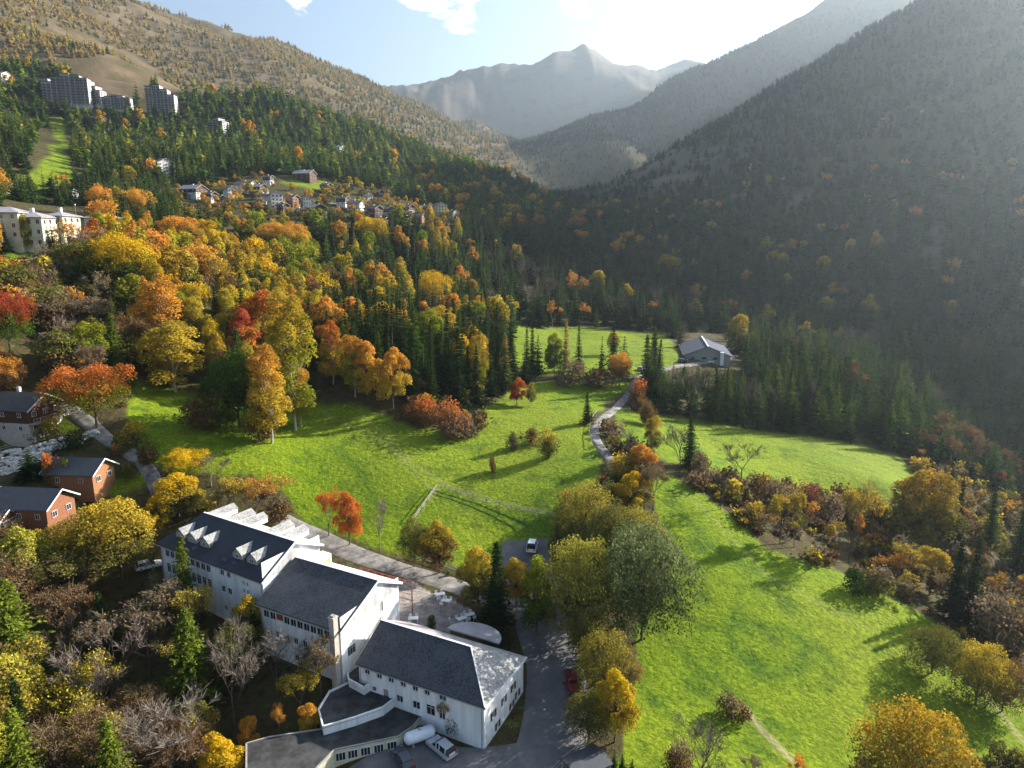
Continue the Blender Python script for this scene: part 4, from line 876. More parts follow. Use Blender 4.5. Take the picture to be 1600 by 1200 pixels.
# tower blocks on the slope
def tower(label, px, py, rz, steps, dep, wpx, group='apartment towers on the slope'):
    """steps: list of (width, height) segments side by side with balconies on every floor"""
    x, y, z = hitz(px, py); e = empty('tower_block', (x, y, z), R(rz), label, 'tower', group); kk = .70 * wpx / FPX * math.hypot(x, y) / sum(q[0] for q in steps); e.scale = (kk, kk, kk); X = -sum(s[0] for s in steps) / 2; bal = MB(); fl = 2.9; win = MB(); rail = MB()
    for i, (w, h) in enumerate(steps):
        yo = (i % 2) * 1.4; MB().box(X, X + w - .02, yo - dep/2, dep/2 + yo, -6, h).build('wall', M['tower_wall'], e)
        MB().slab([(X - .4, yo - dep/2 - 1.6, h + .3), (X + w + .4, yo - dep/2 - 1.6, h + .3), (X + w + .4, yo + dep/2 + .6, h + 2.6), (X - .4, yo + dep/2 + .6, h + 2.6)], .4).build('roof', M['wood_dark'], e)
        nb = max(1, round(w / 4.2))
        for f in range(int(h / fl)):
            zf = f * fl + .2
            for j in range(nb):
                x0 = X + w * j / nb + .35; x1 = X + w * (j + 1) / nb - .35; yy = yo - dep/2
                bal.box(x0, x1, yy - 1.4, yy - .01, zf, zf + .15); rail.box(x0, x1, yy - 1.44, yy - 1.36, zf + .15, zf + 1.1); win.box(x0 + .3, x1 - .3, yy - .05, yy - .005, zf + .3, zf + 2.4)
            for sx, s in ((X, -1), (X + w, 1)):
                if (i == 0 and s < 0) or (i == len(steps) - 1 and s > 0):
                    for j in range(2): yc = yo - dep/4 + j * dep/2; win.box(min(sx + s * .005 - .02 * (s > 0), sx + s * .05), max(sx + s * .005, sx + s * .06), yc - .8, yc + .8, zf + .5, zf + 2.1)
        X += w
    for mb, nm, mt in ((bal, 'balcony', 'tower_wall'), (rail, 'balcony_railing', 'wood_dark'), (win, 'window', 'glass')): o = mb.build(nm, M[mt], e); o['kind'] = 'stuff'
tower('long stepped tower block at the left of the resort', 108, 163, 12, [(9, 22), (10, 27), (9, 31), (10, 30), (8, 27)], 12, 74)
tower('lower stepped wing descending from the long tower block', 150, 164, -8, [(8, 26), (8, 20), (6, 15)], 11, 34)
tower('pale ribbed block right of the long tower block', 187, 172, 6, [(7, 16), (8, 18), (8, 17), (7, 15)], 11, 42)
tower('tallest narrow tower block standing apart on the right', 255, 182, 8, [(8, 34), (9, 36), (9, 31), (7, 25)], 13, 50)
tower('small dark roofed block among the trees to the right', 342, 206, -20, [(8, 13), (9, 16), (7, 12)], 12, 36)
tower('low terrace of flats at the top left', 40, 130, 5, [(14, 5), (16, 6), (14, 5), (12, 5)], 10, 80)
# farm hall at the end of the winding path
x, y, z = hitz(1100, 556); e = empty('farm_hall', (x, y, z), R(-100), 'big blue grey roofed hall at the end of the winding path', 'building'); W, D, H = 27, 17, 2.6; hr = 6.0
w = MB(); panel(w, (-W/2, -D/2), (W/2, -D/2), -3, H, []); panel(w, (W/2, -D/2), (W/2, D/2), -3, H, []); panel(w, (W/2, D/2), (-W/2, D/2), -3, H, []); panel(w, (-W/2, D/2), (-W/2, -D/2), -3, H, [])
for xx in (-W/2, W/2): w.quad((xx, -D/2, H), (xx, D/2, H), (xx, 0, hr - .2))
w.build('wall', M['grey_trim'], e)
for s in (-1, 1): MB().slab([(-W/2 - .8, s * .003, hr), (W/2 + .8, s * .003, hr), (W/2 + .8, s * (D/2 + .9), H - .3), (-W/2 - .8, s * (D/2 + .9), H - .3)][::s], .2).build('roof', M['hall_roof'], e)
MB().beam((-W/2 - .8, 0, hr + .06), (W/2 + .8, 0, hr + .06), .5, .08).build('ridge_cap', M['white_trim'], e)
for i in range(3): add_window(e, W/2 + .09, -D/2 + 3 + i * 4.2, 1.3, R(90), 1.8, 1.2, 2)
MB().box(W/2 + .9, W/2 + 2.1, 4.5, 5.8, -1, 4.0).build('entrance_porch', M['white_wall'], e)
car(1068, 566, R(20), 'dark car parked left of the blue grey roofed hall', 'car_dark'); car(1112, 567, R(15), 'pale car parked in front of the blue grey roofed hall', 'car_white'); car(1002, 579, R(60), 'pale car at the fork of the winding path', 'car_silver')
x, y, z = hitz(120, 345); e = empty('street_lamp', (x, y, z), 0, 'street lamp with white globe right of the cream building', 'lamp'); MB().tube((0, 0, -.5), (0, 0, 6), .08, .06, 8).build('pole', M['grey_trim'], e); MB().tube((0, 0, 6), (0, 0, 6.5), .3, .26, 10).build('lamp_head', M['furniture'], e)
x, y, z = hitz(703, 1000); e = empty('lamp_post', (x, y, z), 0, 'thin dark lamp post on the terrace', 'lamp'); MB().tube((0, 0, -.5), (0, 0, 3.6), .05, .04, 8).build('pole', M['grey_trim'], e); MB().tube((0, 0, 3.6), (0, 0, 3.9), .14, .1, 8).build('lamp_head', M['furniture'], e)

#@@TREES
# ---------------------------------------------------------------- tree meshes (1 m tall, base at the origin)
def cards(C, Nn, size, c, hh, g, aspect=1.0, updir=None):
    """rhombus leaf sprays: centres, normals, sizes"""
    n = len(C); t = g.normal(size=(n, 3)) if updir is None else updir + g.normal(size=(n, 3)) * 0.15
    Nn = Nn / (np.linalg.norm(Nn, axis=1, keepdims=True) + 1e-9)
    u = t - (t * Nn).sum(1, keepdims=True) * Nn; u /= (np.linalg.norm(u, axis=1, keepdims=True) + 1e-9); w = np.cross(Nn, u)
    s = np.asarray(size).reshape(-1, 1) * np.ones((n, 1)); a = s * 0.5 * aspect; b = s * 0.36
    V = np.stack([C - u * a, C + w * b, C + u * a, C - w * b], 1).reshape(-1, 3)
    F = np.arange(n * 4).reshape(n, 4)
    return V, F, np.repeat(c, 4), np.repeat(hh, 4)
def tubes_np(segs, k=5):
    """segs: list of (a, b, ra, rb)"""
    if not segs: return np.zeros((0, 3)), np.zeros((0, 4), int)
    A = np.array([s[0] for s in segs], float); B = np.array([s[1] for s in segs], float); ra = np.array([s[2] for s in segs]); rb = np.array([s[3] for s in segs])
    d = B - A; d /= np.linalg.norm(d, axis=1, keepdims=True) + 1e-9
    ref = np.where(np.abs(d[:, 2:3]) > 0.9, [[1., 0, 0]], [[0, 0, 1.]]); u = np.cross(d, ref); u /= np.linalg.norm(u, axis=1, keepdims=True); w = np.cross(d, u)
    V = []; n = len(segs)
    for P, r in ((A, ra), (B, rb)):
        for i in range(k):
            t = 2 * math.pi * i / k; V.append(P + (u * math.cos(t) + w * math.sin(t)) * r[:, None])
    V = np.stack(V, 1).reshape(-1, 3); base = np.arange(n)[:, None] * 2 * k
    F = np.concatenate([base + np.array([[i, (i + 1) % k, k + (i + 1) % k, k + i]]) for i in range(k)], 0) if False else np.stack([np.concatenate([base + i, base + (i + 1) % k, base + k + (i + 1) % k, base + k + i], 1) for i in range(k)], 1).reshape(-1, 4)
    return V, F
def crown_broad(seed, wr, z0, nc, size, shape='round', nl=18, gap=0.0):
    """leafy crown: overlapping lobes carried by limbs; returns leaf mesh data and limb segments"""
    g = np.random.default_rng(seed); L = []; zc = (z0 + 1) / 2; hz = (1 - z0) / 2
    tries = 0
    while len(L) < nl and tries < 4000:
        tries += 1; p = g.uniform(-1, 1, 3); rr = np.linalg.norm(p)
        if rr > 0.86 or rr < 0.3 or (shape == 'dome' and p[2] < -.55): continue
        zz = p[2]
        prof = {'round': 1.0, 'oval': 1.0 - 0.25 * zz, 'narrow': 1.0 - 0.38 * zz, 'spread': 1.0 + 0.3 * zz, 'dome': 1.0 - 0.1 * zz}[shape]
        c = np.array([p[0] * wr / 2 * prof, p[1] * wr / 2 * prof, zc + zz * hz])
        lr = g.uniform(0.24, 0.42) * wr / 2 * (1.15 if shape in ('round', 'dome') else 1.0)
        if shape == 'narrow': lr = g.uniform(0.34, 0.5) * wr / 2
        if all(np.linalg.norm((c - q[:3]) / np.array([1, 1, 1.2])) > 0.62 * (lr + q[3]) * 0.8 for q in L): L.append(np.r_[c, lr, g.uniform(0, 1)])
    L = np.array(L); 
    L[:, 2] = np.minimum(L[:, 2], 1 - L[:, 3] * 0.9)
    w = L[:, 3] ** 2; k = g.choice(len(L), nc * 2, p=w / w.sum())
    d = g.normal(size=(nc * 2, 3)); d /= np.linalg.norm(d, axis=1, keepdims=True); d[:, 2] = np.where(d[:, 2] < -0.45, -d[:, 2], d[:, 2])
    rad = g.uniform(0.62, 1.12, (nc * 2, 1)); el = np.array([1, 1, 1.25])
    C = L[k, :3] + d * rad * L[k, 3:4] * el
    dist = np.linalg.norm((C[:, None] - L[None, :, :3]) / el, axis=2) / L[None, :, 3]; dist[np.arange(len(k)), k] = 9
    keep = (dist.min(1) > 0.6); 
    if gap: keep &= fbm(C[:, 0] / 0.08 + seed, C[:, 1] / 0.08 + C[:, 2] / 0.07, 2, seed) > -0.5 + gap
    C, d, k = C[keep][:nc], d[keep][:nc], k[keep][:nc]
    Nn = d * 0.7 + g.normal(size=C.shape) * 0.6 + np.array([0, 0, 0.25])
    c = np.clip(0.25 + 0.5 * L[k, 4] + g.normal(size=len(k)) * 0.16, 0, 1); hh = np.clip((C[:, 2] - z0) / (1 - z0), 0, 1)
    s = size * g.uniform(0.6, 1.35, len(C))
    segs = []; top = np.array([g.normal() * .012, g.normal() * .012, z0 + (1 - z0) * 0.55]); r0 = 0.009 + 0.010 * wr
    knots = [np.array([0, 0, -0.04]), np.array([0, 0, z0 * 0.9 + .02]) + np.r_[g.normal(size=2) * .006, 0], top]
    segs += [(knots[0], knots[1], r0, r0 * 0.75), (knots[1], knots[2], r0 * 0.75, r0 * 0.3)]
    for q in L:
        t = g.uniform(0.1, 0.8); st = knots[1] * (1 - t) + knots[2] * t; segs.append((st, q[:3], r0 * 0.38, r0 * 0.1))
    top_ = C[:, 2].max() + size * .3; C[:, 2] = z0 * 0 + C[:, 2] / top_; kx = (wr / 2) / np.percentile(np.hypot(C[:, 0], C[:, 1]), 97); C[:, :2] *= kx
    K = np.array([kx, kx, 1 / top_]); segs = [(a * K, b * K, ra, rb) for a, b, ra, rb in segs]
    return cards(C, Nn, s, c, hh, g), segs
def crown_conifer(seed, wr, levels, per, nseg, z0=0.08, larch=False):
    g = np.random.default_rng(seed); C = []; Nn = []; U = []; S = []; cc = []; lean = g.normal(size=2) * 0.01
    for i in range(levels):
        f = (i + g.uniform(0, 0.7)) / levels; z = z0 + (1 - z0) * f
        Rr = wr / 2 * ((1 - f) ** (0.85 if not larch else 0.62)) * (0.9 + 0.25 * math.sin(i * 2.1 + seed)) + 0.006
        n = max(3, int(per * (1 - 0.55 * f))); a0 = g.uniform(0, 6.28); lc = g.uniform(0, 1)
        for j in range(n):
            a = a0 + 6.283 * j / n + g.normal() * 0.15; L = Rr * g.uniform(0.7, 1.15); droop = (0.32 if not larch else -0.05) + g.normal() * 0.08
            dv = np.array([math.cos(a), math.sin(a), -droop]); bc = g.uniform(0, 1)
            for s, q_ in [(s_, q) for s_ in range(nseg) for q in range(3 if nseg > 3 else 2 if nseg > 1 else 1)]:
                t = (s + 0.6 + (.3 * g.normal() if nseg > 1 else 0)) / nseg; p = np.array([lean[0] * f, lean[1] * f, z]) + dv * L * t + np.array([0, 0, -0.06 * L * t * t])
                p = p + g.normal(size=3) * 0.004 + np.array([-dv[1], dv[0], 0]) * (g.normal() * .16 * L * (1.1 - t) if nseg > 1 else 0)
                C.append(p); Nn.append([g.normal() * 0.35 - dv[0] * 0.15, g.normal() * 0.35 - dv[1] * 0.15, 0.9] if not larch else g.normal(size=3) * 0.7 + [0, 0, 0.5]); U.append(dv + np.array([0, 0, -0.15]))
                S.append(max(L / nseg * (1.9 if nseg == 1 else 1.25 if nseg < 4 else .95), 0.02) * (1.15 - 0.4 * t)); cc.append(np.clip(0.12 + 0.35 * lc + 0.3 * bc + g.normal() * 0.12, 0, 1))
    C = np.array(C); C = np.r_[C, [[lean[0], lean[1], 0.985]]]; Nn = np.r_[np.array(Nn), [[1., 0, 0]]]; U = np.r_[np.array(U), [[0, 0, 1.]]]; S = np.r_[S, 0.05]; cc = np.r_[cc, .5]
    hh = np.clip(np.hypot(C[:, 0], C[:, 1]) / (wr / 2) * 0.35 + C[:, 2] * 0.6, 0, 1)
    segs = [(np.array([0, 0, -0.05]), np.array([0, 0, 0.45]), 0.016, 0.011), (np.array([0, 0, 0.45]), np.array([lean[0], lean[1], 0.98]), 0.011, 0.002)]
    return cards(C, Nn, S, cc, hh, g, aspect=1.15, updir=U), segs
def bare_tree(seed, wr, depth=4, leaf=0, size=0.02, z0=0.22, ntr=1, twigs=9):
    g = np.random.default_rng(seed); segs = []; tips = []
    def grow(p, d, L, r, lev):
        d = d / np.linalg.norm(d); q = p + d * L; segs.append((p, q, r, r * 0.68))
        if lev == 0: tips.append((q, d, L)); return
        nb = 3 if lev > 1 else 3
        for i in range(nb):
            sp = g.normal(size=3) * 0.42; sp[2] *= 0.6; nd = d + sp * (0.9 + 0.2 * wr) + np.array([0, 0, 0.17]); grow(q if i else p + d * L * g.uniform(0.55, .9), nd, L * g.uniform(0.62, 0.86), r * 0.6, lev - 1)
    for k in range(ntr):
        a = g.uniform(0, 6.28); grow(np.array([0., 0, -0.04]), np.array([math.cos(a) * .35 * (ntr > 1), math.sin(a) * .35 * (ntr > 1), 1.]), z0 + 0.05, 0.016 if ntr == 1 else .01, depth)
    TC = []; TU = []; S = []
    for q, d, L in tips:
        for i in range(twigs):
            nd = d + g.normal(size=3) * 0.6 + [0, 0, 0.15]; nd /= np.linalg.norm(nd); ll = L * g.uniform(0.5, 1.15); TC.append(q + nd * ll * .5 - d * L * g.uniform(0, .8)); TU.append(nd); S.append(ll)
    TC = np.array(TC); TU = np.array(TU); S = np.array(S)
    pts = np.r_[TC, np.array([s[1] for s in segs])]; zt = pts[:, 2].max(); xr = np.percentile(np.hypot(pts[:, 0], pts[:, 1]), 92); kz = 1 / zt; kx = wr / 2 / xr
    K = np.array([kx, kx, kz]); segs = [(a * K, b * K, ra, rb) for a, b, ra, rb in segs]; TC = TC * K; TU = TU * K
    # twigs: slim ribbons
    w = np.cross(TU, g.normal(size=TU.shape)); w /= np.linalg.norm(w, axis=1, keepdims=True); l = (S * 0.5)[:, None] * TU
    ww = w * 0.0016
    V = np.stack([TC - l - ww, TC - l + ww, TC + l + ww * .4, TC + l - ww * .4], 1).reshape(-1, 3); F = np.arange(len(TC) * 4).reshape(-1, 4)
    lf = None
    if leaf:
        k = g.choice(len(TC), leaf); C = TC[k] + g.normal(size=(leaf, 3)) * 0.018; lf = cards(C, g.normal(size=(leaf, 3)), size * g.uniform(.6, 1.3, leaf), g.uniform(.2, .9, leaf), np.clip(C[:, 2], 0, 1), g)
    return (V, F), segs, lf
def bush(seed, nc, size, wr=1.3, nl=9, wood=True):
    g = np.random.default_rng(seed); L = []
    for i in range(nl): a = g.uniform(0, 6.28); rr = g.uniform(0, .62) * wr / 2; lr = g.uniform(.22, .36); L.append([math.cos(a) * rr, math.sin(a) * rr, g.uniform(.15, .95 - lr), lr, g.uniform(0, 1)])
    L = np.array(L); k = g.choice(nl, nc); d = g.normal(size=(nc, 3)); d /= np.linalg.norm(d, axis=1, keepdims=True)
    C = L[k, :3] + d * g.uniform(.6, 1.15, (nc, 1)) * L[k, 3:4]; C[:, 2] = np.abs(C[:, 2]); C[:, 2] /= C[:, 2].max(); C[:, :2] *= (wr / 2) / np.percentile(np.hypot(C[:, 0], C[:, 1]), 97)
    segs = [(np.array([0, 0, -.08]), q[:3], .022, .006) for q in L]
    return cards(C, d * .6 + g.normal(size=C.shape) * .6, size * g.uniform(.6, 1.3, nc), np.clip(.2 + .5 * L[k, 4] + g.normal(size=nc) * .18, 0, 1), np.clip(C[:, 2], 0, 1), g), segs
LIB = {}       # kind -> lod -> list of (crown mesh, trunk mesh or None, joined mesh)
def reg(kind, lod, data, segs, twig=None, bark='bark', k=5):
    nm = {'broad': 'leafy_crown', 'con': 'needle_crown'}
    parts = []
    V, F, c, h = data if data is not None else (np.zeros((0, 3)), np.zeros((0, 4), int), np.zeros(0), np.zeros(0))
    crown = mesh_np('crown', V, Fq=F, mats=[M['leaf']], attrs={'c': c, 'hh': h}) if len(V) else None
    TV, TF = tubes_np(segs, k); trunk = mesh_np('trunk', TV, Fq=TF, mats=[M[bark]])
    tw = mesh_np('twigs', twig[0], Fq=twig[1], mats=[M['twig']]) if twig is not None else None
    # joined version for the far stands
    VV = [V, TV]; FF = [F, TF + len(V)]; mi = [np.zeros(len(F)), np.ones(len(TF))]
    if twig is not None: VV.append(twig[0]); FF.append(twig[1] + len(V) + len(TV)); mi.append(np.full(len(twig[1]), 2))
    nv = sum(len(v) for v in VV); cc = np.zeros(nv); cc[:len(c)] = c; h2 = np.zeros(nv); h2[:len(h)] = h
    j = mesh_np('tree', np.concatenate(VV), Fq=np.concatenate(FF), mats=[M['leaf'], M[bark], M['twig']], attrs={'c': cc, 'hh': h2}, midx=np.concatenate(mi))
    LIB.setdefault(kind, {}).setdefault(lod, []).append((crown, trunk, tw, j))
SHP = {'round': (0.85, 0.14, 26), 'oval': (0.58, 0.1, 26), 'narrow': (0.36, 0.06, 26), 'spread': (1.05, 0.22, 22), 'dome': (0.95, 0.02, 36)}
for kd, (wr, z0, nl) in SHP.items():
    for lod, (nc, sz, nv) in enumerate([(12500, .0235, 2), (2600, .048, 3), (480, .1, 3)]):
        if kd == 'narrow': sz *= 0.7
        for v in range(nv):
            dat, segs = crown_broad(100 * lod + 7 * v + len(kd) * 31 + ord(kd[0]), wr, z0, nc, sz, kd, nl if lod < 2 else 9, gap=0.12); reg(kd, lod, dat, segs if lod < 2 else segs[:2], bark='bark_pale' if kd == 'narrow' else 'bark', k=6 if lod == 0 else 4)
for lod, (lv, per, ns, nv) in enumerate([(34, 13, 4, 3), (20, 9, 2, 3), (11, 7, 1, 4)]):
    for v in range(nv):
        dat, segs = crown_conifer(900 + lod * 10 + v, 0.34, lv, per, ns); reg('spruce', lod, dat, segs, k=5)
        dat, segs = crown_conifer(950 + lod * 10 + v, 0.36, int(lv * 1.15), int(per * 1.1), ns + (lod < 2), 0.06, True); reg('larch', lod, dat, segs, k=5)
for lod, (dp, tw, nlf, nv) in enumerate([(5, 7, 0, 3), (4, 7, 0, 3), (2, 12, 0, 2)]):
    for v in range(nv):
        twg, segs, lf = bare_tree(300 + lod * 10 + v, 0.75, dp, 0, twigs=tw); reg('bare', lod, None, segs, twg, k=3)
        twg, segs, lf = bare_tree(340 + lod * 10 + v, 0.7, dp, [4200, 1300, 200][lod], [.02, .032, .08][lod], twigs=tw); reg('semi', lod, lf, segs, twg, k=3)
for lod, (nc, sz, nv) in enumerate([(3000, .06, 2), (1100, .095, 3), (160, .24, 3)]):
    for v in range(nv):
        dat, segs = bush(500 + lod * 10 + v, nc, sz); reg('bush', lod, dat, segs, k=3)
WR = {'round': .85, 'oval': .58, 'narrow': .36, 'spread': 1.05, 'dome': .95, 'spruce': .34, 'larch': .36, 'bare': .75, 'semi': .7, 'bush': 1.3}
NAME = {'round': 'broadleaf_tree', 'oval': 'broadleaf_tree', 'narrow': 'birch_tree', 'spread': 'broadleaf_tree', 'dome': 'broadleaf_tree', 'spruce': 'spruce_tree', 'larch': 'larch_tree', 'bare': 'bare_tree', 'semi': 'thinning_tree', 'bush': 'shrub'}
_shared = {}
def plant(kind, x, y, z, h, w, t1, t2, label, group=None, lod=None, var=None, rz=None):
    """one tree as a thing: an Empty with trunk and crown"""
    dist = math.sqrt(x * x + y * y + z * z); hp = h * FPX / dist
    if lod is None: lod = 0 if hp > 75 else (1 if hp > 26 else 2)
    vs = LIB[kind][lod]; var = random.randrange(len(vs)) if var is None else var % len(vs); cm, tm, tw, jm = vs[var]
    rz = random.uniform(0, 6.28) if rz is None else rz
    e = empty(NAME[kind], (x, y, z - 0.15), rz, label, 'shrub' if kind == 'bush' else 'tree', group)
    sxy = w / WR[kind]; e.scale = (sxy, sxy * random.uniform(.92, 1.08), h)
    for me, nm in ((tm, 'stems' if kind == 'bush' else 'trunk'), (cm, 'foliage' if kind == 'bush' else 'crown'), (tw, 'twigs')):
        if me is None: continue
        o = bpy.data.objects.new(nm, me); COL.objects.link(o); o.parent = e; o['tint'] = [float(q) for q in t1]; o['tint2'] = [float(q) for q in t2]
    return e
# leaf colours as they are on the tree (base colours)
C = dict(Y=(.56, .36, .015), GY=(.46, .33, .035), O=(.56, .27, .04), RO=(.48, .15, .03), RD=(.36, .07, .03), G=(.06, .11, .015), DGn=(.035, .065, .014), YG=(.24, .25, .02), OL=(.14, .135, .03),
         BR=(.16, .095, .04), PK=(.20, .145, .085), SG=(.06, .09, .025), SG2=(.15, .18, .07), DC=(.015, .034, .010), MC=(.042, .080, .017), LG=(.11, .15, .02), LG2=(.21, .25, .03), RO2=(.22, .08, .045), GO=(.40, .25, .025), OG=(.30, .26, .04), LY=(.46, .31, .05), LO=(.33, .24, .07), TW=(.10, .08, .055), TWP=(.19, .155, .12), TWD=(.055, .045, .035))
def jit(c, a=0.12):
    k = random.uniform(1 - a, 1 + a); return tuple(max(0, q * k * random.uniform(1 - a * .6, 1 + a * .6)) for q in c)

